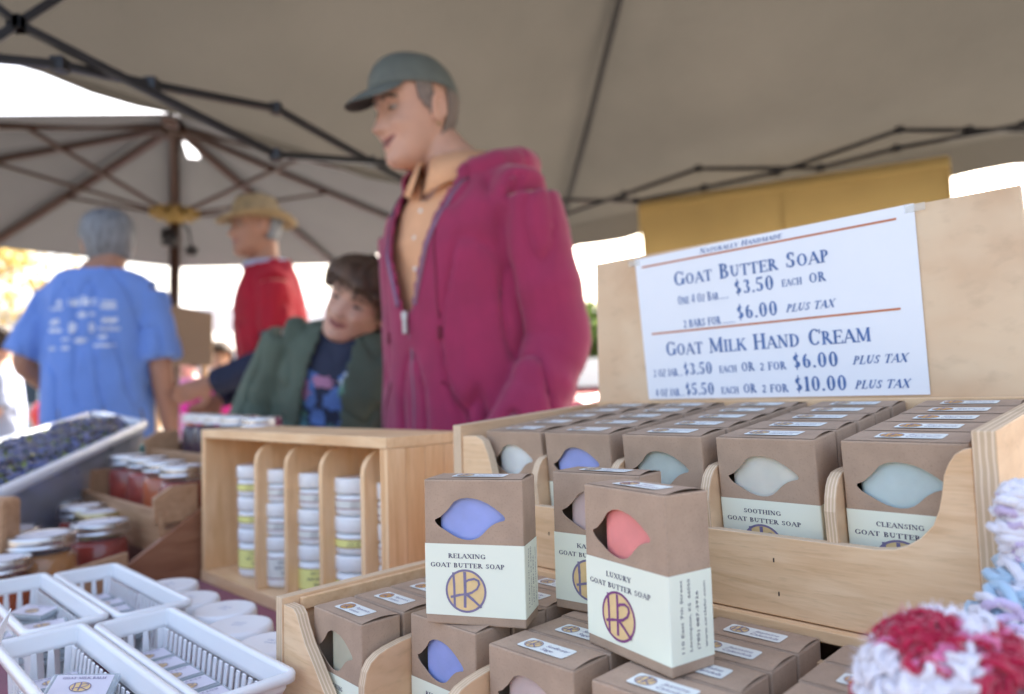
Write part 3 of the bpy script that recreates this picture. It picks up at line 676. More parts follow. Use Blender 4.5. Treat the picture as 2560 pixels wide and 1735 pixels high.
bm = BM(); box(bm, -.5440, -.0850, .4600, .4650, -.1640, -.1563); box(bm, -.532, -.097, .4651, .4765, -.1640, -.1563); part('ledge', lift(bm), pine_flat, cs, bevel=.0009)
for u0 in (-.4340, -.3480, -.2630, -.1735):
    pl = [(.4766, -.1500), (.70, -.1500), (.70, -.052), (.50, -.0575), (.4895, -.0590), (.4832, -.0623), (.4790, -.0670), (.4760, -.0740), (.4745, -.0830), (.4766, -.1020)]
    pl = [(max(v, .4766) if z < -.104 else v-.0045, z) for v, z in pl]
    bm = BM(); prism(bm, pl, 'x', u0-.0088, u0-.0012, 0, 1); part('divider', lift(bm), [birch_side, edge], cs, bevel=.0006)
pl = [(.4766, -.1552)]
for k in range(5): pl += [(.4805+k*.0411-(.0039 if k == 0 else .001), -.1383+k*.0041), (.4805+(k+1)*.0411-.001, -.1383+k*.0041)]
pl += [(.6998, -.1220), (.6998, -.1552)]
bm = BM(); prism(bm, pl, 'y' if 0 else 'x', -.5324, -.0967); part('floor_board', lift(bm), pine_flat, cs)
bm = BM(); prism(bm, [(-.5445, TZ), (-.0846, TZ), (-.0985, .158), (-.5366, .1575)], 'y', .7002, .7092, 0, 1); part('back_board', lift(bm), [wood_mat('sign_board_ply', (.74, .57, .38), (.70, .50, .32), (.58, .38, .22), (3, 40, 5), stain=.5), edge], cs, bevel=.0008)
bm = BM(); box(bm, -.5322, -.0968, .6880, .6999, -.0290, -.0150); part('back_rail', lift(bm), pine_flat, cs, bevel=.0009)

# price sign taped to the back board
Pq = {'tl': (-.4772, .1535), 'tr': (-.1767, .1590), 'bl': (-.4650, -.0130), 'br': (-.1735, -.0125)}
def PS(x, y, z):
    a = Vector(Pq['bl']).lerp(Vector(Pq['br']), x); b = Vector(Pq['tl']).lerp(Vector(Pq['tr']), x); q = a.lerp(b, y)
    return uv(q.x, .6994-z, q.y)
bm = BM(); N = 10
for k, zz in enumerate((.0004, .0)):
    g = [[bm.verts.new(PS(i/N, j/N, zz)) for j in range(N+1)] for i in range(N+1)]
    for i in range(N):
        for j in range(N): bm.faces.new((g[i][j], g[i+1][j], g[i+1][j+1], g[i][j+1]) if k == 0 else (g[i][j], g[i][j+1], g[i+1][j+1], g[i+1][j]))
bo_ = uv(-.32, .6994, -.013)
bmesh.ops.translate(bm, verts=bm.verts, vec=-bo_)
sg = thing('price_sign', 'white paper price sign for goat butter soap and hand cream taped to the back board', 'sign', bo_)
part('sheet', bm, paper, sg)
S_ = lambda x, y, z: PS(x, y, z+.0006)-bo_
bm = BM()
for y, x0, x1 in ((.935, .03, .95), (.455, .045, .94)): quad(bm, [S_(x0, y-.006, 1e-4), S_(x1, y-.006, 1e-4), S_(x1, y+.006, 1e-4), S_(x0, y+.006, 1e-4)], 1)
serif_text(bm, caps('NATURALLY HANDMADE', .8), .285, .595, .952, .033, S_, 0, shear=.15)
serif_text(bm, caps('GOAT BUTTER SOAP'), .165, .745, .765, .095, S_)
serif_text(bm, caps('ONE 4 OZ BAR', .8), .175, .345, .635, .058, S_); serif_text(bm, [('...', 1)], .350, .385, .635, .04, S_)
serif_text(bm, [('$3.50', 1)], .405, .555, .650, .088, S_); serif_text(bm, [('EACH', 1)], .580, .650, .658, .042, S_); serif_text(bm, [('OR', 1)], .672, .728, .658, .056, S_)
serif_text(bm, [('2 BARS FOR', .9)], .190, .345, .475, .056, S_); serif_text(bm, [('.....', 1)], .350, .400, .475, .04, S_)
serif_text(bm, [('$6.00', 1)], .405, .560, .492, .088, S_); serif_text(bm, [('PLUS TAX', 1)], .585, .745, .503, .046, S_, shear=.2)
serif_text(bm, caps('GOAT MILK HAND CREAM', .8), .100, .850, .295, .095, S_)
for (yy, jar, p1, p2) in ((.155, '2 OZ JAR', '$3.50', '$6.00'), (.020, '4 OZ JAR', '$5.50', '$10.00')):
    serif_text(bm, [(jar, 1)], .035, .145, yy, .050, S_); serif_text(bm, [('..', 1)], .148, .166, yy, .04, S_)
    serif_text(bm, [(p1, 1)], .168, .292, yy+.004, .078, S_); serif_text(bm, [('EACH', 1)], .318, .388, yy+.008, .042, S_); serif_text(bm, [('OR', 1)], .405, .455, yy+.01, .055, S_)
    serif_text(bm, [('2 FOR', 1)], .475, .570, yy+.01, .047, S_); serif_text(bm, [(p2, 1)], .590, .745 if p2[1] == '6' else .765, yy+.012, .085, S_); serif_text(bm, [('PLUS TAX', 1)], .785, .945, yy+.018, .046, S_, shear=.2)
part('lettering', bm, [ink_blue, ink_rust], sg)
tape = mat('clear_tape', (.80, .78, .70), .25, var=.05, alpha=.45)
for x0, x1 in ((-.03, .02), (.975, 1.03)):
    bm = BM(); quad(bm, [PS(x0, .955, .001)-bo_, PS(x1, .955, .001)-bo_, PS(x1, .995, .001)-bo_, PS(x0, .995, .001)-bo_]); part('tape', bm, tape, sg)

# ---------------- lower display case ----------------
cl_ = thing('display_case', 'low birch plywood soap case in front with rounded dividers', 'display case', uv(-.32*LS, .37*LS, TZ), YAW, 'birch soap display cases')
def lift2(bm):
    bmesh.ops.scale(bm, verts=bm.verts, vec=(LS, LS, LS)); return lift(bm, -.32*LS, .37*LS, TZ)
TL_ = TZ/LS
for u0, u1 in ((-.5640, -.5530), (-.0950, -.0840)):
    bm = BM(); prism(bm, [(.2845, TL_), (.4620, TL_), (.4620, -.1635), (.2845, -.1640)], 'x', u0, u1, 0, 1); part('side_panel', lift2(bm), [birch_side, edge], cl_, bevel=.0008)
    bm = BM(); box(bm, (u1 if u0 < -.3 else u0-.006)+.0003, (u1+.006 if u0 < -.3 else u0)-.0003, .300, .460, -.176, -.1662); part('inner_rail', lift2(bm), pine_flat, cl_, bevel=.0006)
bm = BM(); prism(bm, [(-.5527, TL_+.0003), (-.0953, TL_+.0003), (-.0953, -.170), (-.113, -.1705), (-.120, -.181), (-.1300, -.198), (-.140, -.215), (-.152, -.231), (-.165, -.2385), (-.458, -.2385), (-.471, -.2365), (-.4820, -.2310), (-.494, -.219), (-.506, -.206), (-.518, -.194), (-.5262, -.182), (-.531, -.1735), (-.5365, -.1695), (-.5527, -.1690)], 'y', .2855, .2955, 0, 1)
part('front_panel', lift2(bm), [birch, edge], cl_, bevel=.0007)
for u0 in (-.4413, -.3496, -.2619, -.1740):
    pl = [(.2957, TL_+.001), (.4615, TL_+.001), (.4615, -.1800), (.345, -.1830), (.325, -.1842), (.3117, -.1862), (.3030, -.1885), (.2965, -.1925), (.2925, -.1985), (.2903, -.2080), (.2900, -.2383), (.2957, -.2386)]
    bm = BM(); prism(bm, pl, 'x', u0-.0095, u0-.0015, 0, 1); part('divider', lift2(bm), [birch_side, edge], cl_, bevel=.0006)
bm = BM(); box(bm, -.5527, -.0953, .2958, .4618, TL_+.0005, -.2735); part('floor_board', lift2(bm), pine_flat, cl_)
bm = BM(); box(bm, -.5640, -.0840, .4623, .4690, TL_, -.178); part('back_board', lift2(bm), birch, cl_)

# ---------------- rack of cream jars ----------------
rk = thing('cream_jar_rack', 'open pine rack with upright dividers holding stacks of white cream jars', 'rack', uv(-.894, .5085, TZ), YAW)
def lf(bm): return lift(bm, -.894, .5085, TZ)
U0, U1, V0, V1, Z0, Z1 = -1.1375, -.6386, .450, .5665, TZ, -.0455
bm = BM(); box(bm, U0, U1, V0+.0004, V1, Z1-.0125, Z1); part('top_board', lf(bm), pine_flat, rk, bevel=.001)
bm = BM(); box(bm, U0, U1, V0, V1, Z0+.0003, Z0+.0175); part('bottom_board', lf(bm), pine_flat, rk, bevel=.001)
bm = BM(); box(bm, U0+.0003, U0+.0125, V0+.001, V1-.0003, Z0+.0178, Z1-.0128); part('side_panel', lf(bm), pine, rk, bevel=.001)
bm = BM(); box(bm, U1-.0135, U1-.0065, V0+.001, V1-.0003, Z0+.0178, Z1-.0128); part('side_panel', lf(bm), pine, rk, bevel=.001)
pk_ = [(.4512, .476), (.4766, .503), (.5036, .531), (.5316, .566)]
for a, b in pk_:
    bm = BM(); box(bm, U1-.0063, U1+.0005, a, b, Z0+.0178, Z1-.0128+.006*0); part('plank', lf(bm), pine, rk, bevel=.0007)
bm = BM(); box(bm, U0+.0128, U1-.0138, V1-.007, V1-.0006, Z0+.0178, Z1-.0128); part('back_panel', lf(bm), pine, rk)
DV = [-.957, -.871, -.783, -.692]
for u_ in DV:
    pl = [(.4515, Z0+.0178), (.559, Z0+.0178), (.559, -.0620), (.480, -.0620)]+[(.4785-.027*math.sin(R(a)), -.0890+.027*math.cos(R(a))) for a in (0, 20, 40, 60, 75, 90)]
    bm = BM(); prism(bm, pl, 'x', u_, u_+.0085); part('divider', lf(bm), pine, rk, bevel=.001)
jar_white = mat('white_plastic', (.86, .86, .87), .32, var=.02, sss=.05); lab_y = mat('yellow_jar_label', (.84, .80, .28), .5, var=.03); lab_w = mat('white_jar_label', (.74, .74, .70), .5, var=.03)
red_line = mat('red_line_ink', (.25, .05, .05), .6, var=0)
def cream_jar(big, yellow, lab, r=.0305):
    h = .070 if big else .0465; ch = .019; t = thing('cream_jar', lab, 'jar', (0, 0, 0), 0, 'white cream jars stacked in the pine rack')
    bz = h-ch-.001; bm = BM(); lathe(bm, [(r*.80, 0), (r*.93, .002), (r*.97, .007), (r*.97, bz-.004), (r*.90, bz)], n=36); part('body', bm, jar_white, t, smooth=False)
    bm = BM(); pr = [(r*.96, h-ch), (r, h-ch+.0012)]
    lathe(bm, pr+[(r, h-.003), (r*.975, h-.0008), (r*.92, h), (r*.86, h-.0006)], n=36, cap0=False); part('lid', bm, jar_white, t)
    z0, z1 = (.013 if big else .009), bz-(.008 if big else .006)
    bm = BM(); lathe(bm, [(r*.982, z0), (r*.982, z0+.0012), (r*.982, z1-.0012), (r*.982, z1)], n=36, mis=[1, 0, 1], cap0=False, cap1=False); lb = part('label', bm, [lab_y if yellow else lab_w, red_line], t)
    bm = BM()
    cyl = lambda x, y, z: Vector(((r*.984+z)*math.sin(x/r), -(r*.984+z)*math.cos(x/r), y))
    tx = ['GOAT MILK', 'HAND AND BODY', 'CREAM'] if big else ['GOAT MILK', 'HAND CREAM']
    hh = (z1-z0)/(len(tx)+1.0)
    for k, s in enumerate(tx): serif_text(bm, [(s, 1)], -.0011*len(s), .0011*len(s), z1-hh*(k+1)-.0008, hh*.5, cyl, 0)
    part('lettering', bm, ink, lb)
    return t
JP = [(594, 'leftmost stack in the rack', (1, 1, 1)), (662, 'second stack from the left in the rack', (0, 0, 0)), (744, 'third stack from the left in the rack', (1, 0, 0)), (838, 'rightmost stack in the rack', (1, 1, 0)), (946, 'mostly hidden last slot of the rack', (1, 0, 0))]
masters = {}
for px, desc, ys in JP:
    pe = atpl(px, 1250, Vd*.470, Vd); uc = pe.dot(Ud)+.0126
    zz = TZ+.0178
    for lv, (nm, y_) in enumerate(zip(('bottom large jar', 'middle jar', 'top jar'), ys)):
        key = (lv == 0, y_)
        if key not in masters: masters[key] = cream_jar(lv == 0, y_, 'x'); t = masters[key]
        else: t = copy_tree(masters[key])
        t['label'] = '%s with %s label, %s' % (nm, 'yellow' if y_ else 'white', desc)
        q = uv(uc+random.uniform(-.0008, .0008), .497+random.uniform(-.001, .001)); place(t, q, YAW+R(55+random.uniform(-8, 8)), zz); zz += (.070 if lv == 0 else .0465)+.0002
# cream jars on the table between rack and baskets
def tub(lab):
    t = thing('cream_tub', lab, 'jar', (0, 0, 0), 0, 'white lidded tubs on the maroon cloth'); r = .0335; h = .055
    bm = BM(); lathe(bm, [(r*.80, 0), (r*.92, .002), (r*.95, .006), (r*.95, .030), (r*.9, .033)], n=40); part('body', bm, jar_white, t)
    bm = BM(); lathe(bm, [(r*.96, .0335), (r, .035), (r, .048), (r*.985, .0512), (r*.94, .0538), (r*.87, .0548), (r*.80, .0546), (r*.3, .0546)], n=40, cap0=False); part('lid', bm, jar_white, t)
    bm = BM(); Tq = lambda x, y, z: Vector((x, y, .0549+z))
    for k, s in enumerate(['Hand', 'Cream']): sans_text(bm, s, -.006, .006, .002-.006*k, .003, Tq, 0)
    part('lettering', bm, ink_blue, t); return t
m = None
for i, ((u_, v_), lb) in enumerate(zip([(-.930, .330), (-.848, .322), (-.775, .332), (-.709, .318), (-.634, .316), (-.560, .325)], ['farthest tub, next to the stained wooden stand', 'second tub from the wooden stand', 'third tub, nearest the pine rack', 'fourth tub, touching the front basket rim', 'fifth tub, half behind the lower soap case', 'tub hidden behind the lower soap case corner'])):
    t = m = tub('x') if i == 0 else None
    if i == 0: tm = t
    else: t = copy_tree(tm)
    t['label'] = 'white screw-lid '+lb
    place(t, uv(u_, v_), YAW+R(random.uniform(-30, 30)+20), TZ)
# ---------------- white slotted baskets ----------------
plas = mat('basket_plastic', (.80, .80, .81), .38, var=.02, vscale=8, bmp=.05, bscale=120, bdist=.0005, sss=.05)
def basket(label, u0, u1, v0, v1, zr=-.205):
    t = thing('plastic_basket', label, 'basket', uv((u0+u1)/2, (v0+v1)/2, TZ+.003), YAW, 'white slotted plastic baskets')
    L, W_ = (u1-u0)/2, (v1-v0)/2; H = zr-(TZ+.003); ins = .0105; taper = .007
    def shell(d, z): return (L-d, W_-d, z)
    # rim: flat flange with a turned-down lip, rounded corners
    def rr(d, z, r=.010, n=5):
        l, w_ = L-d, W_-d; r = max(.002, r-d); P = []
        for cx, cy, a in ((l-r, -w_+r, -90), (l-r, w_-r, 0), (-l+r, w_-r, 90), (-l+r, -w_+r, 180)): P += [Vector((x, y, z)) for x, y in arcpts(cx, cy, r, a, a+90, n)]
        return P
    bm = BM(); prof = [(.0, H-.007), (-.0003, H-.002), (.0008, H), (.0045, H+.0004), (.0062, H-.0008), (.0070, H-.003), (.0078, H-.013), (.0096, H-.0165), (.0090, H-.0168), (.0066, H-.012), (.0056, H-.0035), (.0012, H-.0016), (.0010, H-.007)]
    rings = [[bm.verts.new(p) for p in rr(d, z)] for d, z in prof]; n = len(rings[0])
    for i in range(len(prof)):
        a, b = rings[i], rings[(i+1) % len(prof)]
        for k in range(n):
            f = bm.faces.new((a[k], a[(k+1) % n], b[(k+1) % n], b[k])); f.smooth = True
    bmesh.ops.recalc_face_normals(bm, faces=bm.faces[:]); part('rim', bm, plas, t)
    # walls with slots
    zt, zb = H-.0155, .010
    def wall(bm, length, place_, slots, wt, wb):
        # panel coordinates: s along the wall, z up; slots: list of centres
        th = .0014
        def blk(s0, s1, z0, z1, s0b=None, s1b=None):
            s0b = s0 if s0b is None else s0b; s1b = s1 if s1b is None else s1b
            P = [place_(s0b, z0, 0), place_(s1b, z0, 0), place_(s1b, z0, th), place_(s0b, z0, th), place_(s0, z1, 0), place_(s1, z1, 0), place_(s1, z1, th), place_(s0, z1, th)]
            v = [bm.verts.new(p) for p in P]
            for idx in ((0, 3, 2, 1), (4, 5, 6, 7), (0, 1, 5, 4), (1, 2, 6, 5), (2, 3, 7, 6), (3, 0, 4, 7)): bm.faces.new([v[i] for i in idx])
        blk(-length, length, 0.0, zb)
        pt, pbm = -length, -length
        for c in slots:
            blk(pt, c-wt/2, zb, zt, pbm, c-wb/2); pt, pbm = c+wt/2, c+wb/2
        blk(pt, length, zb, zt, pbm, length)
    zfun = lambda z: ins+taper*(1-z/H)
    bm = BM(); nl = 19; le = L-ins
    sl_ = [-le*.86+2*le*.86*i/(nl-1) for i in range(nl)]
    wall(bm, le-.003, lambda s, z, d: Vector((s*(1-.03*(1-z/H)), -(W_-zfun(z))+d, z)), sl_, .0056, .0044)
    part('long_wall', bm, plas, t, bevel=.0004)
    bm = BM(); wall(bm, le-.003, lambda s, z, d: Vector((s*(1-.03*(1-z/H)), (W_-zfun(z))-d, z)), sl_, .0056, .0044); part('long_wall', bm, plas, t, bevel=.0004)
    ws = W_-ins
    for sg_ in (-1, 1):
        bm = BM(); wall(bm, ws, lambda s, z, d: Vector((sg_*(L-zfun(z)-d), s*(1-.06*(1-z/H)), z)), [-ws*.52, 0, ws*.52], .0090, .0042); part('end_wall', bm, plas, t, bevel=.0004)
    bm = BM(); nb = 9; box(bm, -(L-ins-taper), L-ins-taper, -(W_-ins-taper), W_-ins-taper, 0, .0018); part('floor', bm, plas, t)
    return t
BK = [(-.7560, -.5000, .1985, .2715, 'white slotted basket nearest the lower soap case, holding a row of balm cases'), (-.7700, -.5140, .1235, .1965, 'white slotted basket at the bottom left front, one tilted balm case on its pile'),
      (-1.0180, -.7620, .2235, .2960, 'far white slotted basket beside the row of white tubs'), (-1.0330, -.7770, .1490, .2215, 'far left white slotted basket cut by the photo edge')]
for u0, u1, v0, v1, lb in BK: basket(lb, u0, u1, v0, v1)
clear = mat('clear_case_plastic', (.55, .62, .66), .12, var=0, alpha=.55, spec=.8); bl_lab = mat('balm_label', (.68, .66, .74), .45, var=.03)
def balm():
    t = thing('balm_case', 'x', 'balm case', (0, 0, 0), 0, 'small clear balm cases in the baskets')
    w_, d_, h_ = .046, .030, .012
    bm = BM(); box(bm, -w_/2, w_/2, -d_/2, d_/2, 0, h_*.45); box(bm, -w_/2-.0008, w_/2+.0008, -d_/2-.0008, d_/2+.0008, h_*.5, h_); part('case', bm, clear, t, bevel=.0022)
    bm = BM(); box(bm, -w_*.43, w_*.43, -d_*.40, d_*.40, h_+.0001, h_+.0004); lb = part('label', bm, bl_lab, t)
    bm = BM(); Tq = lambda x, y, z: Vector((x, y, h_+.0005+z)); logo(bm, 0, -.0030, .0075, .0060, Tq, 0, 1); serif_text(bm, [('GOAT MILK BALM', 1)], -.015, .015, .0065, .0028, Tq, 0)
    part('print', bm, [ink_ring, tan_ink], lb); return t
bmst = balm(); used = False
TF = TZ+.0310
BP = []
for k in range(6): BP.append((-.722+k*.0335, .2345, TF, 88, 0, 'balm case number %s from the far end of the front basket row' % ['one', 'two', 'three', 'four', 'five', 'six'][k]))
for k in range(5): BP.append((-.722+k*.037, .160+.004*(k % 2), TF, 82, 0, 'balm case flat in the bottom left basket, %s layer place' % ['far', 'second', 'middle', 'fourth', 'near'][k]))
BP += [(-.628, .158, TF+.024, 62, 14, 'tilted balm case lying on top of the pile in the bottom left basket'), (-.655, .170, TF+.0125, 70, 3, 'balm case under the tilted one in the bottom left basket')]
for k in range(4): BP.append((-.985+k*.036, .258+.003*(k % 2), TF, 86, 0, 'balm case in the far basket beside the tubs, %s' % ['farthest', 'second', 'third', 'nearest'][k]))
BP += [(-.965, .180, TF, 20, 0, 'balm case at the back of the far left basket'), (-.935, .190, TF+.0125, 35, 5, 'leaning balm case on the pile in the far left basket'), (-.90, .178, TF, 75, 0, 'balm case under the pile of the far left basket'), (-.865, .182, TF+.0125, 80, 0, 'front balm case topmost in the far left basket'), (-.866, .178, TF, 84, 0, 'lowest front balm case of the far left basket')]
BP += [(u_, v_+.001, z_-.0127, a+3, 0, 'lower layer case beneath the '+lb.replace('balm case ', '')) for (u_, v_, z_, a, ti, lb) in BP if ti == 0 and z_ == TF]
for i, (u_, v_, z_, a, tilt, lb) in enumerate(BP):
    t = bmst if i == 0 else copy_tree(bmst)
    t.location = uv(u_, v_, z_); t.rotation_euler = (R(tilt), R(tilt*.5), YAW+R(a+random.uniform(-4, 4))); t['label'] = lb
# handwritten card on the left basket
def card(px, py, y, w_, h_, rz, lab, txt, tilt=-14):
    p = at(px, py, y); t = thing('price_card', lab, 'card', p, rz); bm = BM(); box(bm, 0, w_, -.0004, .0004, 0, h_); part('card', bm, paper, t)
    if txt:
        bm = BM(); Fq = lambda x, y_, z: Vector((x, -.0006-z, y_))
        for k, s in enumerate(txt): sans_text(bm, s, w_*.1, w_*.9, h_*(.62-.34*k), h_*.2, Fq, 0, shear=.25)
        part('handwriting', bm, mat('marker_ink', (.03, .04, .12), .5, var=0), t)
    t.rotation_euler = (R(tilt), 0, rz); return t
card(-75, 1860, .47, .050, .085, R(-62), 'white card handwritten LIP BALM at the bottom left corner', ['LIP', 'BALM'])
card(-70, 1430, .78, .045, .050, R(-50), 'white blank card edge at the left side above the baskets', [])

# ---------------- stained stepped stand with jam jars ----------------
st = thing('jar_stand', 'stained wooden stepped stand holding jam jars left of the pine rack', 'stand', uv(-1.33, .42, TZ), YAW)
def lj(bm): return lift(bm, -1.33, .42, TZ)
su0, su1 = -1.62, -1.1455
for u0 in (su1-.012, su0):
    bm = BM(); prism(bm, [(.262, TZ+.0003), (.68, TZ+.0003), (.68, -.085), (.600, -.085), (.4572, -.1688), (.3418, -.2424), (.285, -.272)], 'x', u0, u0+.012); part('side_board', lj(bm), redwood, st, bevel=.001)
for v0, z0, zt in ((.395, -.2350, -.1680), (.525, -.165, -.0980)):
    bm = BM(); box(bm, su0+.0123, su1-.0123, v0, v0+.009, z0, zt); part('step_front', lj(bm), redwood_l, st, bevel=.001)
    bm = BM(); box(bm, su0+.0123, su1-.0123, v0+.0093, v0+.125, z0+.030, z0+.038); part('shelf', lj(bm), redwood_l, st, bevel=.001)
    for u0 in (su1-.025, su0+.0125):
        bm = BM(); zz = z0+.038; prism(bm, [(v0+.002-.0085, zt-.02), (v0+.060, zt-.02), (v0+.060, zt+.036), (v0+.020, zt+.036), (v0-.0065, zt+.020)], 'x', u0, u0+.0105); part('end_block', lj(bm), redwood_l, st, bevel=.001)
bm = BM(); prism(bm, [(.262, TZ+.0003), (.262, TZ+.040), (.275, TZ+.052), (.345, TZ+.062), (.345, TZ+.0003)], 'x', su1+.0003, su1+.0103); part('front_block', lj(bm), redwood_l, st, bevel=.001)
silver = mat('tin_lid', (.62, .62, .64), .28, 1.0, var=.05, vscale=20)
lid_paper = mat('lid_sticker', (.70, .70, .76), .5, var=.05, vscale=60); gold_l = mat('gold_lid', (.62, .55, .32), .3, .9, var=.05)
JM = {'red': mat('red_jam', (.30, .03, .015), .08, var=.3, vscale=30, spec=.8), 'amber': mat('amber_honey', (.42, .18, .05), .08, var=.2, vscale=20, spec=.8), 'purple': mat('purple_jam', (.05, .012, .03), .08, var=.2, vscale=25, spec=.8), 'orange': mat('orange_jam', (.45, .09, .02), .08, var=.25, vscale=30, spec=.8)}
glass_c = mat('jar_glass', (.5, .5, .5), .03, var=0, alpha=.07, spec=1.0)
def jar(p, z0, h, r, kind, lab, grp, gold=False):
    t = thing('jam_jar', lab, 'jar', (p.x, p.y, z0), random.uniform(0, 6), grp)
    bm = BM(); hb = h-.017; lathe(bm, [(r*.80, .003), (r*.90, .006), (r*.925, .012), (r*.925, hb-.018), (r*.80, hb-.008)], n=32); part('contents', bm, JM[kind], t)
    bm = BM(); lathe(bm, [(r*.86, 0), (r*.98, .004), (r, .012), (r, hb-.016), (r*.95, hb-.008), (r*.86, hb-.002), (r*.86, hb+.004)], n=36, cap1=False); part('glass', bm, glass_c, t)
    bm = BM(); lm = gold_l if gold else silver
    lathe(bm, [(r*.94, hb), (r*.97, hb+.0005), (r*.97, hb+.003), (r*.91, hb+.0042), (r*.93, hb+.006), (r*.93, hb+.014), (r*.91, hb+.0165), (r*.86, hb+.017), (r*.82, hb+.0160), (r*.5, hb+.0162)], n=40); part('lid', bm, lm, t)
    bm = BM(); lathe(bm, [(r*.70, hb+.0163), (r*.70, hb+.0166)], n=32); part('lid_sticker', bm, lid_paper, t)
    return t
g1, g2, g3 = 'jam jars on the table in front of the stand', 'jam jars on the middle step', 'jam jars on the top step'
for px, py, y, r, k, lb, gd in ((106, 1334, 1.010, .0450, 'amber', 'amber honey jar with silver lid, nearest jar at left', 0), (249, 1303, 1.120, .0440, 'red', 'dark red jam jar right of the amber jar', 0), (250, 1277, 1.235, .042, 'red', 'jam jar with pale gold lid behind the dark red one', 1),
    (205, 1263, 1.265, .040, 'red', 'jam jar with tilted looking sticker, third row in front of the stand', 0), (160, 1249, 1.37, .042, 'red', 'farthest low jam jar beside the berry bin', 0), (28, 1320, 1.15, .044, 'purple', 'low dark jam jar left of the amber honey jar', 0), (-70, 1310, 1.10, .044, 'red', 'low jam jar at the left photo edge', 0), (-5, 1395, .93, .040, 'orange', 'orange jam jar at the left edge in front of the amber jar', 0)):
    p = at(px, py, y); jar(p, TZ, p.z-TZ, r, k, lb, g1, gd)
for px, py, y, k, lb in ((457, 1163, 1.19, 'red', 'jam jar on the middle step right next to the pine rack'), (412, 1153, 1.265, 'orange', 'second jam jar from the pine rack on the middle step'), (371, 1143, 1.335, 'red', 'third jam jar from the pine rack on the middle step'), (322, 1137, 1.42, 'red', 'leftmost jam jar on the middle step')):
    p = at(px, py, y); jar(p, -.1965, p.z+.1965, .0375, k, lb, g2)
for px, py, y, lb in ((655, 1043, 1.27, 'rightmost dark jar on the top step behind the pine rack'), (600, 1040, 1.33, 'second dark jar from the right on the top step'), (560, 1038, 1.40, 'middle dark jar on the top step'), (528, 1036, 1.475, 'second dark jar from the left on the top step'), (498, 1034, 1.55, 'leftmost dark jar on the top step')):
    p = at(px, py, y); jar(p, -.1265, p.z+.1265, .037, 'purple', lb, g3)
p = at(420, 1118, 1.62); teal = mat('teal_tin', (.05, .38, .38), .4)
t = thing('teal_tin', 'small teal tin behind the middle step jars', 'tin', (p.x, p.y, TZ)); bm = BM(); lathe(bm, [(.035, 0), (.036, .003), (.036, p.z-TZ-.012), (.038, p.z-TZ-.012), (.038, p.z-TZ+.006), (.030, p.z-TZ+.009)], n=28); part('body', bm, teal, t)
for _c in t.children: _c.scale = (1.6, 1, 1)

# ---------------- berry bin ----------------
bin_m = mat('frosted_bin_plastic', (.72, .78, .90), .30, var=.03, alpha=.30, spec=.6); bin_rim = mat('bin_rim_plastic', (.70, .76, .86), .3, var=.02, alpha=.8)
A_ = at(362, 1062, 1.66); B_ = at(-120, 1292, 1.02); Cc = at(232, 1036, 1.98); D_ = at(-260, 1190, 1.42)
bn = thing('berry_bin', 'frosted plastic bin heaped with dark berries standing tilted at the left', 'bin', (A_.x, A_.y, TZ)); bo2 = Vector((A_.x, A_.y, TZ))
lo = lambda p: Vector((p.x*.985+(-.012), p.y, TZ+.004))
TOP = [A_, B_, D_, Cc]; BOT = [lo(q).lerp(lo((A_+B_+Cc+D_)/4), .06) for q in TOP]
bm = BM()
for i in range(4):
    j = (i+1) % 4; N = 6
    for k in range(N):
        a0, a1 = k/N, (k+1)/N
        quad(bm, [TOP[i].lerp(TOP[j], a0)-bo2, TOP[i].lerp(TOP[j], a1)-bo2, BOT[i].lerp(BOT[j], a1)-bo2, BOT[i].lerp(BOT[j], a0)-bo2])
quad(bm, [q-bo2 for q in BOT]); part('wall', bm, bin_m, bn)
bm = BM(); rim_pts = []
for i in range(4):
    for k in range(8): rim_pts.append(TOP[i].lerp(TOP[(i+1) % 4], .03+.94*k/7)-bo2)
tube(bm, rim_pts, .011, 10, closed=True); part('rim', bm, bin_rim, bn, smooth=True)
berry = mat('blueberry', (.06, .075, .18), .5, var=.7, vscale=25); leafg = mat('berry_leaf', (.16, .20, .04), .6, var=.3); berry2 = mat('blackberry', (.02, .015, .03), .35, var=.3)
bm = BM(); rb = random.Random(5)
ico = BM(); bmesh.ops.create_icosphere(ico, subdivisions=1, radius=1); iv = [v.co.copy() for v in ico.verts]; ifs = [[v.index for v in f.verts] for f in ico.faces]; ico.free()
def addball(bm, c, r, mi=0, sq=1):
    vs = [bm.verts.new(c+Vector((p.x*r, p.y*r, p.z*r*sq))) for p in iv]
    for f in ifs:
        g = bm.faces.new([vs[i] for i in f]); g.material_index = mi; g.smooth = True
cen = (A_+B_+Cc+D_)/4
def inbin(s, t_): return TOP[0].lerp(TOP[1], s).lerp(TOP[3].lerp(TOP[2], s), t_)
for k in range(3600):
    s, t_ = rb.uniform(.03, .97), rb.uniform(.05, .95); p = inbin(s, t_)
    heap = -.02+.035*math.sin(math.pi*t_)+.03*noise.noise(p*9); p = p+Vector((0, 0, heap-rb.uniform(0, .012)))
    m_ = rb.random(); mi = 0 if m_ < .55 else (1 if m_ < .75 else 2)
    if mi == 2: 
        n = Vector((rb.gauss(0, 1), rb.gauss(0, 1), 1)); q1, q2 = frame(n); L = .014; quad(bm, [p-q1*L*.5, p-q2*L, p+q1*L*.5, p+q2*L], 2)
    else: addball(bm, p, rb.uniform(.006, .011), mi)
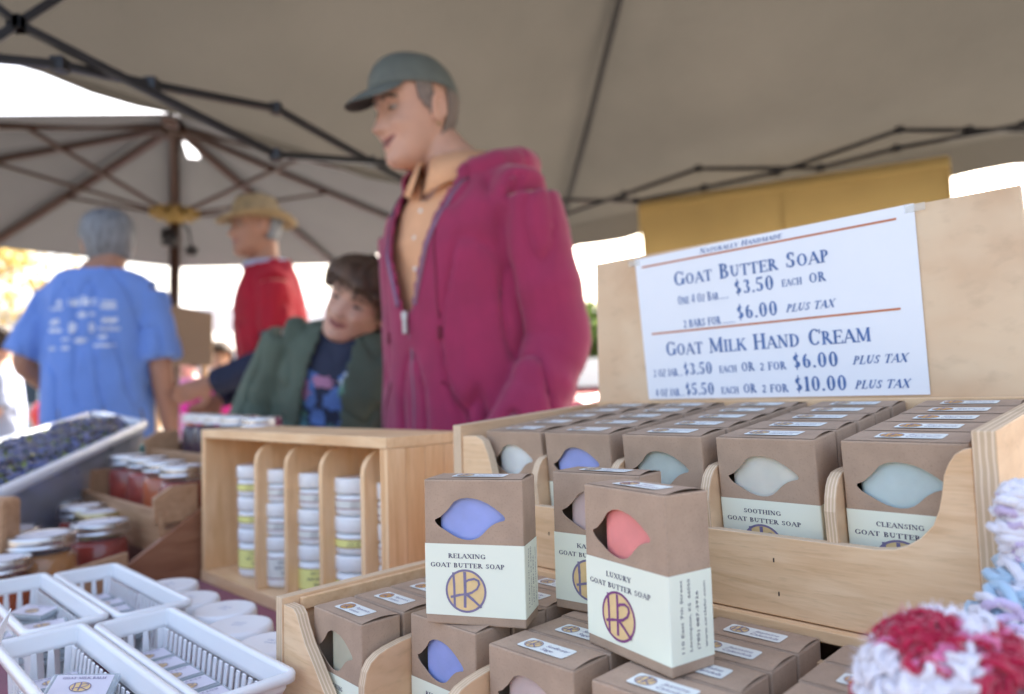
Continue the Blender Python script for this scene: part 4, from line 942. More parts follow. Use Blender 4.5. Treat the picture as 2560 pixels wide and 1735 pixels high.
# the berries seen through the side wall
for k in range(1500):
    s = rb.uniform(.0, 1); h = rb.random(); p = TOP[0].lerp(TOP[1], s).lerp(BOT[0].lerp(BOT[1], s), .12+.86*h)+Vector((-.016-rb.uniform(0, .006), 0, 0)); addball(bm, p, rb.uniform(.007, .011), 0 if rb.random() < .75 else 1)
bmesh.ops.translate(bm, verts=bm.verts, vec=-cen)
o = part('berries', bm, [berry, berry2, leafg], None); o.location = cen; setp(o, 'heap of blueberries and blackberries with leaves in the frosted bin', 'berries', kind='stuff')
# the berry bin's own small table
bt2 = thing('side_table', 'small folding table carrying the berry bin at the left', 'table', (cen.x-.12, cen.y+.02, GZ))
bm = BM(); box(bm, -.50, .14, -.50, .50, TZ-GZ-.03, TZ-GZ-.002); 
bmesh.ops.rotate(bm, verts=bm.verts, matrix=Matrix.Rotation(0, 3, 'Z')); part('tabletop', bm, mat('white_table_top', (.7, .7, .7), .5), bt2)
for sx in (-.46, .10):
    for sy in (-.46, .46):
        bm = BM(); bar(bm, (sx, sy, 0), (sx, sy, TZ-GZ-.031), .03); part('leg', bm, black_metal, bt2)
# wooden scoop block in front of the bin
p = at(12, 1265, 1.0); t = thing('wooden_block', 'rounded pale wooden block in front of the berry bin at the left edge', 'block', (p.x, p.y, TZ))
bm = BM(); box(bm, -.06, .012, -.02, .02, 0, p.z-TZ+.012); part('block', bm, redwood_l, t, bevel=.008)

# ---------------- fluffy knitted things at the lower right ----------------
yw = mat('white_yarn', (.78, .76, .82), .9, var=.06, vscale=60, bmp=.6, bscale=420, bdist=.0015, sheen=.5, spec=.08); yr = mat('crimson_yarn', (.42, .01, .05), .9, var=.15, vscale=60, bmp=.6, bscale=420, bdist=.0015, sheen=.4, spec=.08); yp_ = mat('pink_yarn', (.66, .16, .32), .9, var=.15, vscale=60, bmp=.6, bscale=420, bdist=.0015, sheen=.5, spec=.08)
ylv = mat('lavender_yarn', (.58, .48, .68), .9, var=.12, vscale=60, bmp=.6, bscale=420, bdist=.0015, sheen=.5, spec=.08); ybl = mat('pale_blue_yarn', (.42, .58, .72), .9, var=.08, vscale=60, bmp=.6, bscale=420, bdist=.0015, sheen=.5, spec=.08)
def yarnball(name, lab, c, rad, mats, picks, n, rs, squash=(1, 1, 1), loc=None):
    bm = BM(); lathe(bm, [(rad*.72*math.cos(a), rad*.72*math.sin(a)) for a in [R(x) for x in range(-88, 89, 16)]], n=20, mi=0)
    for k in range(n):
        a = rs.uniform(0, 6.28); z = rs.uniform(-.6, 1); q = Vector((math.cos(a)*math.sqrt(1-z*z), math.sin(a)*math.sqrt(1-z*z), z))
        s, w_ = frame(q); L = rad*rs.uniform(.12, .34); th = rs.uniform(0, 6.28); e = s*math.cos(th)+w_*math.sin(th)
        hh = rad*rs.uniform(.03, .26); wob = s.cross(q)*rad*.05
        mi = picks(q, rs)
        pts = [q*rad*.72-e*L*.5, q*(rad*.80+hh*.6)-e*L*.42+wob, q*(rad*.80+hh)-e*L*.1, q*(rad*.80+hh)+e*L*.2-wob, q*(rad*.8+hh*.5)+e*L*.48, q*rad*.7+e*L*.5]
        # smooth it
        P2 = []
        for i in range(len(pts)-1): P2 += [pts[i], pts[i].lerp(pts[i+1], .5)]
        P2.append(pts[-1]); tube(bm, pts, rad*rs.uniform(.030, .055), 6, mi=mi)
    for k in range(5200):                                   # loose fibres
        a = rs.uniform(0, 6.28); z = rs.uniform(-.5, 1); q = Vector((math.cos(a)*math.sqrt(1-z*z), math.sin(a)*math.sqrt(1-z*z), z)); mi = picks(q, rs)
        p = q*rad*rs.uniform(.85, 1.08); d = (q+Vector((rs.gauss(0, .7), rs.gauss(0, .7), rs.gauss(0, .7)))).normalized()*rad*rs.uniform(.05, .14); s, w_ = frame(d); s = s*.00022
        quad(bm, [p-s, p+s, p+d+s*.4, p+d-s*.4], mi)
    for v in bm.verts: v.co = Vector((v.co.x*squash[0], v.co.y*squash[1], v.co.z*squash[2]))
    return bm
rs = random.Random(11)
def pick_p(q, rs):
    v = noise.noise(q*1.7+Vector((4, 1, 2))); return 0 if v > .0 else (1 if v < -.14 or q.x > .35 and rs.random() < .5 else (2 if rs.random() < .6 else 1))
pc = at(2385, 1745, .300)
hat = thing('knitted_hat', 'knitted hat with a big crimson, pink and white pompom at the lower right', 'hat', (pc.x, pc.y, TZ))
bm = yarnball('pompom', '', pc, .0365, None, pick_p, 2400, rs, (1.0, .9, .92)); bmesh.ops.translate(bm, verts=bm.verts, vec=(0, 0, pc.z-TZ)); part('pompom', bm, [yw, yr, yp_], hat)
bm = BM()
for k in range(12):      # ribbed knitted crown below the pompom: rows of chunky stitches
    z = .004+k*.0105; rr_ = .042*math.cos(R(k*3)); n_ = int(2*math.pi*rr_/.013)
    for i in range(n_):
        a = 2*math.pi*i/n_+k*.2; addball(bm, Vector((rr_*math.cos(a), rr_*math.sin(a), z)), .0085, 0 if (i//4+k) % 3 else 1)
bmesh.ops.translate(bm, verts=bm.verts, vec=Ud*.066); part('knit_body', bm, [ylv, yw], hat)
bm = BM(); ks = random.Random(8); path = [at(2600, 1265, .365), at(2545, 1250, .365), at(2540, 1330, .365), at(2585, 1410, .365), at(2570, 1480, .365), at(2530, 1540, .36), at(2480, 1600, .36), at(2560, 1650, .36), at(2600, 1720, .365), at(2620, 1500, .41), at(2625, 1350, .41)]
base = Vector((.290, .360, TZ))
for i in range(len(path)-1):
    for k in range(60):
        c = path[i].lerp(path[i+1], ks.random()); rad = .010+.008*(c.z < -.10)+.006*(c.z < -.14)
        d = Vector((ks.gauss(0, 1), ks.gauss(0, 1), ks.gauss(0, 1))).normalized(); q = c+d*rad*ks.uniform(.2, .8); s, w_ = frame(d); L = rad*.9
        v = noise.noise(c*22); zz_ = c.z+.012*v; mi = (2 if ks.random() < .7 else 0) if -.128 < zz_ < -.100 else (0 if ks.random() < .8 else 1)
        if -.165 < c.z < -.135: mi = 1 if ks.random() < .5 else 0
        tube(bm, [q-s*L*.5-d*.004, q-s*L*.35+d*.002, q+d*.004+w_*.001, q+s*L*.35+d*.002, q+s*L*.5-d*.004], ks.uniform(.0018, .0032), 6, mi=mi)
for k in range(900):
    a = ks.uniform(0, 6.28); h = ks.random(); z = TZ+h*.20; rr_ = .045*(1-.5*h); c = Vector((.310+rr_*math.cos(a), .365+rr_*math.sin(a), z)); d = Vector((math.cos(a), math.sin(a), 0)); s, w_ = frame(d)
    v = noise.noise(c*14); tube(bm, [c-s*.008-d*.004, c-s*.005+d*.003, c+d*.006, c+s*.005+d*.003, c+s*.008-d*.004], .0026, 5, mi=0 if v > -.25 else (1 if v > -.4 else 2))
vv_ = [v.co.copy() for i, v in enumerate(bm.verts) if i % 9 == 0]
for p in vv_[:9000]:
    d = Vector((ks.gauss(0, 1), ks.gauss(0, 1), ks.gauss(0, 1))).normalized()*ks.uniform(.003, .008); s, w_ = frame(d); s = s*.0002
    quad(bm, [p-s, p+s, p+d+s*.4, p+d-s*.4], 0)
bmesh.ops.translate(bm, verts=bm.verts, vec=-base)
t = thing('knitted_scarf', 'fluffy white, lavender and pale blue knitted scarf at the right edge', 'scarf', base); part('yarn', bm, [yw, ylv, ybl], t)
bm = BM(); lathe(bm, [(.044, 0), (.046, .02), (.036, .12), (.022, .185), (.01, .195)], (.310-base.x, .365-base.y, 0), 16); part('knit_core', bm, yw, t, smooth=True)
# =====================================================================================
#                                    PEOPLE
# =====================================================================================
skin = mat('light_skin', (.56, .33, .25), .48, var=.06, vscale=25, sss=.15, bmp=.1, bscale=200, bdist=.0005)
skin_t = mat('tanned_skin', (.36, .19, .13), .5, var=.08, vscale=25, sss=.12)
lip = mat('lips', (.30, .09, .09), .42, var=.05); brow_m = mat('brow_hair', (.09, .06, .045), .8, var=.1)
eye_m = mat('eye_dark', (.02, .015, .012), .15, var=0); eye_w = mat('eye_white', (.38, .34, .32), .2, var=0)
def lerp_tab(tab, z):
    for i in range(len(tab)-1):
        a, b = tab[i], tab[i+1]
        if a[0] <= z <= b[0]:
            f = (z-a[0])/(b[0]-a[0]); f = f*f*(3-2*f)*.5+f*.5
            return [a[k]+(b[k]-a[k])*f for k in range(1, len(a))]
    return list(tab[-1][1:])
# z, front y, back y, half width (metres; the head's centre between the ears is the origin, +Y the face)
HEADT = [(-.121, .058, .022, .006), (-.118, .074, .005, .022), (-.112, .084, -.004, .032), (-.100, .091, -.014, .042), (-.086, .088, -.026, .050), (-.074, .088, -.040, .055), (-.060, .088, -.058, .060), (-.045, .089, -.072, .064), (-.025, .088, -.084, .069), (0, .086, -.093, .073), (.016, .084, -.097, .0745), (.032, .090, -.099, .0755), (.050, .092, -.100, .0765), (.072, .086, -.096, .074), (.090, .073, -.084, .066), (.103, .052, -.066, .053), (.112, .028, -.044, .034), (.116, .002, -.015, .010)]
def g(x, s): return math.exp(-(x/s)**2)
SMILE = [0]
def head_pt(a, z, child=0):
    yf, yb, hw = lerp_tab(HEADT, z); cy = (yf+yb)/2; ry = (yf-yb)/2; s, c = math.sin(a), math.cos(a)
    e = .88
    x = hw*math.copysign(abs(s)**e, s); y = cy+ry*math.copysign(abs(c)**e, c)
    if c > 0:
        ax = abs(x)
        if -.050 < z < .022:                                    # nose
            f = (.022-z)/.057 if z > -.035 else max(0, 1-(-.035-z)/.010); wdt = .0085+.0075*max(0, min(1, f))
            y += (.006+.026*(f**1.3))*g(x, wdt)*(1-.25*child)
        y += .007*g(ax-.012, .006)*g(z+.036, .008)               # nostril wings
        y -= .010*g(ax-.031, .014)*g(z-.012, .011)               # eye sockets
        y += .004*g(ax-.028, .020)*g(z-.034, .007)               # brow ridge
        y += .006*g(ax-.040, .018)*g(z+.020, .018)               # cheeks
        zl = z-SMILE[0]*.009*(x/.030)**2
        y += .005*g(x, .022)*g(zl+.054, .005)+.0055*g(x, .020)*g(zl+.070, .006)-.005*g(x, .030)*g(zl+.0615, .0028)
        y += .004*g(x, .016)*g(z+.102, .012)
        fl = max(0, min(1, (-.036-z)/.030)); y -= .0032*g(ax-(.020+.018*fl), .0045)*(1 if -.072 < z < -.034 else 0)
        y += SMILE[0]*.007*g(ax-.044, .014)*g(z+.030, .014)
    return Vector((x, y, z))
def head_bm(bm, M, child=0, sc=1.0):
    nz, na = 84, 96; z0, z1 = HEADT[0][0], HEADT[-1][0]; rows = []
    for i in range(nz+1):
        z = z0+(z1-z0)*i/nz; row = []
        for k in range(na):
            row.append(bm.verts.new(M @ (head_pt(2*math.pi*k/na, z, child)*sc)))
        rows.append(row)
    for i in range(nz):
        for k in range(na): bm.faces.new((rows[i][k], rows[i][(k+1) % na], rows[i+1][(k+1) % na], rows[i+1][k]))
    bm.faces.new(list(reversed(rows[0]))); bm.faces.new(rows[-1])
    for s in (-1, 1):                                           # ears
        ec = Vector((s*.073, -.006, -.008)); pts = []
        for a in range(-40, 261, 20):
            r_ = R(a); pts.append(M @ ((ec+Vector((s*(.010+.004*math.sin(r_)), -.015*math.cos(r_)*1.0*-1*-1-.006, .030*math.sin(r_)*1.0+.004)))*sc))
        tube(bm, pts, .0052*sc, 8)
        E_ = BM(); bmesh.ops.create_uvsphere(E_, u_segments=14, v_segments=10, radius=1)
        vs = [bm.verts.new(M @ ((ec+Vector((s*(.006+.0045*v.co.x), v.co.y*.014-.006, v.co.z*.026)))*sc)) for v in E_.verts]
        for f in E_.faces: bm.faces.new([vs[v.index] for v in f.verts])
        E_.free()
def ringloft(bm, rings, n=28, e=.92):
    """rings: (centre, x axis, y axis, rx, ry)"""
    R_ = []
    for c, ax, ay, rx, ry in rings:
        row = []
        for k in range(n):
            a = 2*math.pi*k/n; s, q = math.cos(a), math.sin(a)
            row.append(bm.verts.new(c+ax*(rx*math.copysign(abs(s)**e, s))+ay*(ry*math.copysign(abs(q)**e, q))))
        R_.append(row)
    for i in range(len(R_)-1):
        for k in range(n): bm.faces.new((R_[i][k], R_[i][(k+1) % n], R_[i+1][(k+1) % n], R_[i+1][k]))
    bm.faces.new(list(reversed(R_[0]))); bm.faces.new(R_[-1])
def limb(bm, pts, rad, n=16, wob=0, seed=0, sub=5):
    """smooth tapered limb through joints"""
    pts = [Vector(p) for p in pts]; P, Q = [], []
    for i in range(len(pts)-1):
        for k in range(sub):
            f = k/sub; p0 = pts[max(i-1, 0)]; p1 = pts[i]; p2 = pts[i+1]; p3 = pts[min(i+2, len(pts)-1)]
            h = .5*((2*p1)+(p2-p0)*f*.6+(2*p2-2*p1-(p2-p0)*.6)*f*f)
            lin = p1.lerp(p2, f); P.append(lin.lerp(h, .0)); Q.append(rad[i]+(rad[i+1]-rad[i])*f)
    P.append(pts[-1]); Q.append(rad[-1])
    for it in range(1):
        P = [P[0]]+[(P[i-1]+P[i]*2+P[i+1])/4 for i in range(1, len(P)-1)]+[P[-1]]
    if wob: Q = [q+wob*noise.noise(Vector((i*.55, seed, 0))) for i, q in enumerate(Q)]
    tube(bm, P, Q, n)
def hand_bm(bm, wrist, d, pn, s=1, curl=35, sc=1.0):
    """palm and five fingers; d = direction of the fingers, pn = palm normal, s = side of the thumb"""
    d = d.normalized(); pn = (pn-d*pn.dot(d)).normalized(); sd = d.cross(pn)*s
    c = wrist+d*.045*sc; ringloft(bm, [(wrist-d*.01*sc, sd, pn, .026*sc, .019*sc), (c, sd, pn, .038*sc, .016*sc), (wrist+d*.088*sc, sd, pn, .040*sc, .013*sc), (wrist+d*.097*sc, sd, pn, .034*sc, .010*sc)], 16)
    for k, (off, L) in enumerate(((.029, .070), (.010, .079), (-.010, .074), (-.029, .058))):
        p = wrist+d*.078*sc+sd*off*sc; dd = d.copy(); pts = [p]
        for j, seg in enumerate((.48, .30, .24)):
            a = R(curl*(.5+.4*j)); dd = (Matrix.Rotation(a*.6, 3, sd.cross(Vector(d)).cross(sd).cross(d) if 0 else sd*s) @ dd); pts.append(pts[-1]+dd*L*seg*sc)
        tube(bm, pts, [.0095*sc, .0088*sc, .0080*sc, .0062*sc], 10)
    p = wrist+d*.025*sc+sd*.026*sc; tube(bm, [p, p+(d*.5+sd*.8).normalized()*.034*sc, p+(d*.75+sd*.6).normalized()*.062*sc, p+(d*.9+sd*.3).normalized()*.083*sc], [.013*sc, .011*sc, .0095*sc, .0075*sc], 10)
def remesh(bm, vox, smooth_it=4):
    me = bpy.data.meshes.new('tmp'); bm.to_mesh(me); bm.free(); ob = bpy.data.objects.new('tmp', me); C.objects.link(ob)
    m = ob.modifiers.new('r', 'REMESH'); m.mode = 'VOXEL'; m.voxel_size = vox; m.use_smooth_shade = True
    if smooth_it: sm = ob.modifiers.new('s', 'SMOOTH'); sm.factor = .5; sm.iterations = smooth_it
    dg = bpy.context.evaluated_depsgraph_get(); ev = ob.evaluated_get(dg); m2 = bpy.data.meshes.new_from_object(ev)
    bpy.data.objects.remove(ob); b = BM(); b.from_mesh(m2); bpy.data.meshes.remove(m2)
    for f in b.faces: f.smooth = True
    return b
def folds(bm, amp, fn=None, sc=(13, 13, 3.5), seed=0):
    bm.normal_update()
    for v in bm.verts:
        p = v.co; n1 = noise.noise(Vector((p.x*sc[0]+seed, p.y*sc[1], p.z*sc[2]))); n2 = noise.noise(Vector((p.x*sc[0]*2.3, p.y*sc[1]*2.3+seed, p.z*sc[2]*2.5)))
        k = fn(p) if fn else 1
        v.co = p+v.normal*amp*k*(.5*n1+.35*n2-1.25*math.exp(-(n1/.075)**2)+.3)
class Pose:
    """spine of a standing figure, built at the origin facing +Y, height 1.75 scaled by s; lean bends the upper body"""
    def __init__(s, sc=1.0, lean_f=0, lean_s=0, twist=0, pivot=.98):
        s.sc = sc; pv = Vector((0, 0, pivot)); s.U = Matrix.Translation(pv) @ Matrix.Rotation(R(lean_s), 4, 'Y') @ Matrix.Rotation(R(-lean_f), 4, 'X') @ Matrix.Rotation(R(twist), 4, 'Z') @ Matrix.Translation(-pv)
        s.S = Matrix.Scale(sc, 4); s.pivot = pivot
    def up(s, p): return s.S @ (s.U @ Vector(p))
    def lo(s, p): return s.S @ Vector(p)
    def blend(s, p):
        p = Vector(p); f = max(0, min(1, (p.z-s.pivot+.05)/.28)); return s.S @ p.lerp(s.U @ p, f)
    def rings(s, tab, grow=0):
        out = []
        m = (s.U.to_3x3())
        for z, rx, ry, y0 in tab:
            c = s.blend((0, y0, z)); f = max(0, min(1, (z-s.pivot+.05)/.28))
            ax = Vector((1, 0, 0)).lerp(m @ Vector((1, 0, 0)), f).normalized(); ay = Vector((0, 1, 0)).lerp(m @ Vector((0, 1, 0)), f).normalized()
            out.append((c, ax, ay, (rx+grow)*s.sc, (ry+grow)*s.sc))
        return out
TORSO = [(.80, .155, .115, -.01), (.88, .172, .125, -.01), (.95, .168, .120, -.005), (1.05, .148, .108, 0), (1.15, .152, .112, .005), (1.26, .172, .122, .010), (1.34, .185, .118, .005), (1.40, .180, .100, -.005), (1.445, .130, .080, -.012), (1.475, .075, .066, -.008), (1.50, .060, .060, -.002)]
def body(root, P, headM, arms, sk, child=0, hs=1.0, tors=1.0, sm_=0, vox=.006, legs=True, heads=None, hand_args=None):
    bm = BM(); ringloft(bm, P.rings([(z, rx*(tors if z < 1.46 else 1), ry*(tors if z < 1.46 else 1), y) for z, rx, ry, y in TORSO])); hc = headM.translation; SMILE[0] = sm_
    nb = P.up((0, -.004, 1.47)); ne = headM @ (Vector((0, -.030, -.062))*hs)
    r_ = .058*hs if not child else .050*hs
    limb(bm, [nb-(ne-nb).normalized()*.03, nb.lerp(ne, .5), ne, headM @ (Vector((0, -.028, -.02))*hs)], [r_*1.12, r_, r_*.98, r_*.9], 20)
    head_bm(bm, headM, child, hs)
    for i, (sh, el, wr) in enumerate(arms):
        sh, el, wr = Vector(sh), Vector(el), Vector(wr); limb(bm, [sh+(sh-el).normalized()*.01, sh.lerp(el, .4), el, el.lerp(wr, .35), wr], [.052*P.sc, .048*P.sc, .040*P.sc, .038*P.sc, .027*P.sc], 16)
        d = (wr-el).normalized(); hand_bm(bm, wr, d, Vector((1 if i else -1, 0, 0)) if abs(d.x) < .8 else Vector((0, 0, -1)), 1 if i else -1, 35, P.sc*(.95))
    if legs:
        for s in (-1, 1): limb(bm, [P.lo((s*.085, -.01, .86)), P.lo((s*.095, .0, .66)), P.lo((s*.10, .005, .48)), P.lo((s*.10, -.01, .30)), P.lo((s*.10, -.02, .09))], [.088*P.sc, .080*P.sc, .056*P.sc, .052*P.sc, .036*P.sc], 18)
    b = remesh(bm, vox, 2); iM = headM.inverted()
    for f in b.faces:
        q = (iM @ f.calc_center_median())/hs
        qz = q.z-sm_*.009*(q.x/.030)**2
        if q.y > .068 and abs(q.x) < .030 and -.074 < qz < -.050:
            if abs(qz+.0615) < .0095*(1-(q.x/.030)**2)+.0012: f.material_index = 1
            if abs(qz+.0612) < .0022 and abs(q.x) < .027: f.material_index = 2
        ez = abs(abs(q.x)-.031)
        if q.y > .055 and .026+.006*(1-ez/.02) < q.z < .033+.006*(1-ez/.02) and ez < .019: f.material_index = 2
    o = part('body', b, [sk, lip, brow_m], root, smooth=True)
    for s in (-1, 1):
        bm = BM(); bmesh.ops.create_uvsphere(bm, u_segments=16, v_segments=12, radius=.0118*hs)
        for v in bm.verts: v.co = headM @ (Vector((s*.031, .0735, .010))*hs+Vector((v.co.x*1.1, v.co.y, v.co.z*(.62 if not sm_ else .40))))
        for f in bm.faces:
            q = (iM @ f.calc_center_median())/hs; f.material_index = 1 if abs(q.x-s*.031) < .0066 and q.y > .078 else 0
        part('eye', bm, [eye_w, eye_m], root, smooth=True)
    return o
def trousers(root, P, m, shoe, grow=.014):
    bm = BM(); ringloft(bm, P.rings([(.82, .158, .12, -.01), (.90, .172, .128, -.01), (.97, .166, .12, -.006), (1.0, .155, .112, 0)], grow*.6))
    for s in (-1, 1): limb(bm, [P.lo((s*.082, -.01, .88)), P.lo((s*.095, 0, .66)), P.lo((s*.10, .005, .46)), P.lo((s*.10, -.01, .28)), P.lo((s*.10, -.02, .05))], [.092*P.sc, .088*P.sc, .072*P.sc, .070*P.sc, .066*P.sc], 18)
    b = remesh(bm, .012, 3); folds(b, .005, seed=3); part('trousers', b, m, root, smooth=True)
    for s in (-1, 1):
        bm = BM(); ringloft(bm, [(P.lo((s*.10, -.06, .035)), Vector((1, 0, 0)), Vector((0, 0, 1)), .035, .033), (P.lo((s*.10, -.02, .045)), Vector((1, 0, 0)), Vector((0, 0, 1)), .042, .045), (P.lo((s*.10, .06, .037)), Vector((1, 0, 0)), Vector((0, 0, 1)), .046, .035), (P.lo((s*.10, .14, .027)), Vector((1, 0, 0)), Vector((0, 0, 1)), .042, .025), (P.lo((s*.10, .18, .02)), Vector((1, 0, 0)), Vector((0, 0, 1)), .022, .016)], 16); part('shoe', bm, shoe, root, smooth=True)
def garment(root, name, P, m, tab, sleeves, vox=.009, amp=.006, seed=0, extra=None, cut=None, fn=None, thick=.004, smooth_it=3, trap=True):
    bm = BM(); ringloft(bm, P.rings(tab))
    if trap:
        for pts, rad in sleeves:
            sx = math.copysign(1, pts[0][0]); a_ = P.up((sx*.055, -.006, 1.415)); b_ = Vector(pts[0])+Vector((0, 0, -.006)); limb(bm, [a_, a_.lerp(b_, .5)+Vector((0, 0, -.002)), b_], [.052*P.sc, .060*P.sc, rad[0]*.98], 18)
    for pts, rad in sleeves: limb(bm, pts, rad, 18, wob=.006, seed=seed, sub=7)
    if extra: extra(bm)
    b = remesh(bm, vox, smooth_it); folds(b, amp, fn, seed=seed)
    if cut:
        dead = [f for f in b.faces if cut(f.calc_center_median())]; bmesh.ops.delete(b, geom=dead, context='FACES')
    full = b.copy(); o = part(name, b, m, root, smooth=True)
    sd = o.modifiers.new('thick', 'SOLIDIFY'); sd.thickness = thick; sd.offset = 1
    tree_ = BVHTree.FromBMesh(full); full.free(); return o, tree_
def proj_line(bm, tree_, pts, d, r, lift_=.002, mi=0, n=8):
    """a cord laid on a garment: local points projected along d"""
    out = []
    for i in range(len(pts)-1):
        for k in range(6):
            q = Vector(pts[i]).lerp(Vector(pts[i+1]), k/6); h = tree_.ray_cast(q-d*.6, d)
            if h[0]: out.append(h[0]-d*lift_)
    if len(out) > 1: tube(bm, out, r, n, mi=mi)
def patch(bm, tree_, c, ax, ay, w_, h_, d, lift_=.004, mi=0, n=4, shape=None):
    g_ = {}
    for i in range(n+1):
        for j in range(n+1):
            a, b = (i/n-.5), (j/n-.5)
            q = c+ax*a*w_+ay*b*h_; h = tree_.ray_cast(q-d*.6, d)
            if h[0]: g_[i, j] = bm.verts.new(h[0]-d*(lift_+.004))
    for i in range(n):
        for j in range(n):
            ks = [(i, j), (i+1, j), (i+1, j+1), (i, j+1)]
            if all(k in g_ for k in ks) and (not shape or shape((i+.5)/n-.5, (j+.5)/n-.5)):
                f = bm.faces.new([g_[k] for k in ks]); f.material_index = mi; f.smooth = True
def headmat(pos, yaw, pitch=0, roll=0):
    """yaw turns the face left (+), pitch tips it down (+), roll tips towards its right (+)"""
    return Matrix.Translation(pos) @ Matrix.Rotation(R(yaw), 4, 'Z') @ Matrix.Rotation(R(-pitch), 4, 'X') @ Matrix.Rotation(R(roll), 4, 'Y')
def cap_of_hair(root, M, hs, m, low, grow=.007, name='hair', seed=0, amp=.004):
    """hair shell: low(a,z) says whether the scalp at angle a (0 = face), height z carries hair"""
    bm = BM(); nz, na = 60, 72; rows = []
    for i in range(nz+1):
        z = -.09+(.116+.09)*i/nz; row = []
        for k in range(na):
            a = 2*math.pi*k/na; p = head_pt(a, min(z, .1155)); c = Vector((0, -.005, .02)); d = (p-c).normalized()
            nn = noise.noise(Vector((math.cos(a)*5+seed, math.sin(a)*5, z*40)))*amp+noise.noise(Vector((a*14, z*14, seed)))*amp*.8
            row.append((bm.verts.new(M @ ((p+d*(grow+nn))*hs)), a if a < math.pi else a-2*math.pi, z))
        rows.append(row)
    for i in range(nz):
        for k in range(na):
            q = (rows[i][k], rows[i][(k+1) % na], rows[i+1][(k+1) % na], rows[i+1][k])
            if low(abs(q[0][1]), q[0][2]): f = bm.faces.new([x[0] for x in q])
    bm.faces.new([x[0] for x in rows[-1]])
    bmesh.ops.delete(bm, geom=[v for v in bm.verts if not v.link_faces], context='VERTS')
    o = part(name, bm, m, root, smooth=True); s = o.modifiers.new('t', 'SOLIDIFY'); s.thickness = grow*hs; s.offset = -1; return o

# ---------- the vendor in cap and maroon hoodie ----------
def local(root, p): return root.matrix_world.inverted() @ p
hood_m = mat('maroon_fleece', (.31, .026, .092), .92, var=.10, vscale=18, bmp=.35, bscale=420, bdist=.0006, sheen=.25)
hood_d = mat('maroon_rib', (.20, .014, .055), .92, var=.1, vscale=30, sheen=.2)
polo_m = mat('orange_polo', (.76, .42, .24), .85, var=.06, vscale=20, bmp=.2, bscale=500, bdist=.0004); zip_m = mat('zip_teeth', (.22, .13, .20), .4, .6, var=.2, vscale=300)
cap_m = mat('grey_green_cap', (.12, .14, .135), .8, var=.10, vscale=30, bmp=.3, bscale=500, bdist=.0004); cap_u = mat('cap_underside', (.03, .025, .028), .85)
jean = mat('denim', (.05, .07, .13), .85, var=.15, vscale=30); shoe_m = mat('dark_shoe', (.04, .035, .03), .6); button_m = mat('pearl_button', (.8, .8, .75), .3, var=0)
VF = R(138)                              # heading of the chest: rotation about z taking +Y to it
vend = thing('person', 'smiling person in grey cap, maroon zip hoodie and orange collar standing behind the soap', 'person', (-.084, 1.53, GZ), VF)
bpy.context.view_layer.update()
SV = 1.04; Pv = Pose(SV, lean_f=4)
hp = local(vend, Vector((-.193, 1.490, .600))); hy = math.degrees(math.atan2(-.72, -.97) - math.pi/2 - VF)
HM = headmat(hp, hy, 10, 0) @ Matrix.Scale(.94, 4)
armsV = [((-.160, 0, 1.375), (-.200, -.02, 1.10), (-.18, .12, .90)), ((.155, 0, 1.365), (.186, -.04, 1.09), (.190, .02, .85))]
armsV = [tuple(Pv.up(p) for p in a) for a in armsV]
body(vend, Pv, HM, armsV, skin, vox=.0038, tors=.86, sm_=1.3)
trousers(vend, Pv, jean, shoe_m)
# polo with collar
SHT = [(.90, .178, .135, -.005), (1.05, .165, .125, 0), (1.20, .160, .124, .006), (1.32, .165, .122, .006), (1.39, .150, .102, -.003), (1.44, .105, .082, -.010), (1.468, .085, .074, -.006)]
po, pt_ = garment(vend, 'polo_shirt', Pv, polo_m, SHT, [], amp=.003, seed=4, cut=lambda p: p.z > 1.462*SV or (p.z > 1.395*SV and abs(p.x) < .018+(p.z-1.395*SV)*.55 and p.y > .03))
bm = BM()                                # the collar: a folded band round the neck, open at the front
for s in (-1, 1):
    inner, outer, low = [], [], []
    for k in range(13):
        a = R(90+s*(12+k*14)); z = 1.487+.016*math.sin((a if s > 0 else math.pi-a)*1)*-.6; r1x, r1y = .066, .066; c = Vector((0, -.004+.01, 0))
        f = k/12
        inner.append(Pv.up((r1x*math.cos(a), .008+r1y*math.sin(a)*1.05, 1.478+.030*f)))
        outer.append(Pv.up((.074*math.cos(a), .006+.078*math.sin(a)*1.05, 1.484+.030*f)))
        low.append(Pv.up((.100*math.cos(a)+s*-.0, .010+.104*math.sin(a)*1.05, 1.425+.030*f-.018*max(0, 1-k/2.5))))
    for row in (inner, outer, low): pass
    V_ = [[bm.verts.new(p) for p in r_] for r_ in (inner, outer, low)]
    for a_, b_ in ((0, 1), (1, 2)):
        for k in range(12): bm.faces.new((V_[a_][k], V_[a_][k+1], V_[b_][k+1], V_[b_][k]))
co_ = part('collar', bm, polo_m, vend, smooth=True); s_ = co_.modifiers.new('t', 'SOLIDIFY'); s_.thickness = .003; s_.offset = 0
fd = Pv.U.to_3x3() @ Vector((0, -1, 0))
for z in (1.372*SV, 1.315*SV, 1.255*SV):
    bm = BM()
    h = pt_.ray_cast(Vector((.004, .6, z)), Vector((0, -1, 0)))
    if h[0]: 
        q = h[0]; 
        for k in range(1): bmesh.ops.create_uvsphere(bm, u_segments=12, v_segments=8, radius=.0058, matrix=Matrix.Translation(q+Vector((0, .003, 0))) @ Matrix.Diagonal((1, .45, 1, 1)))
    if len(bm.verts): part('button', bm, button_m, vend, smooth=True)
    else: bm.free()
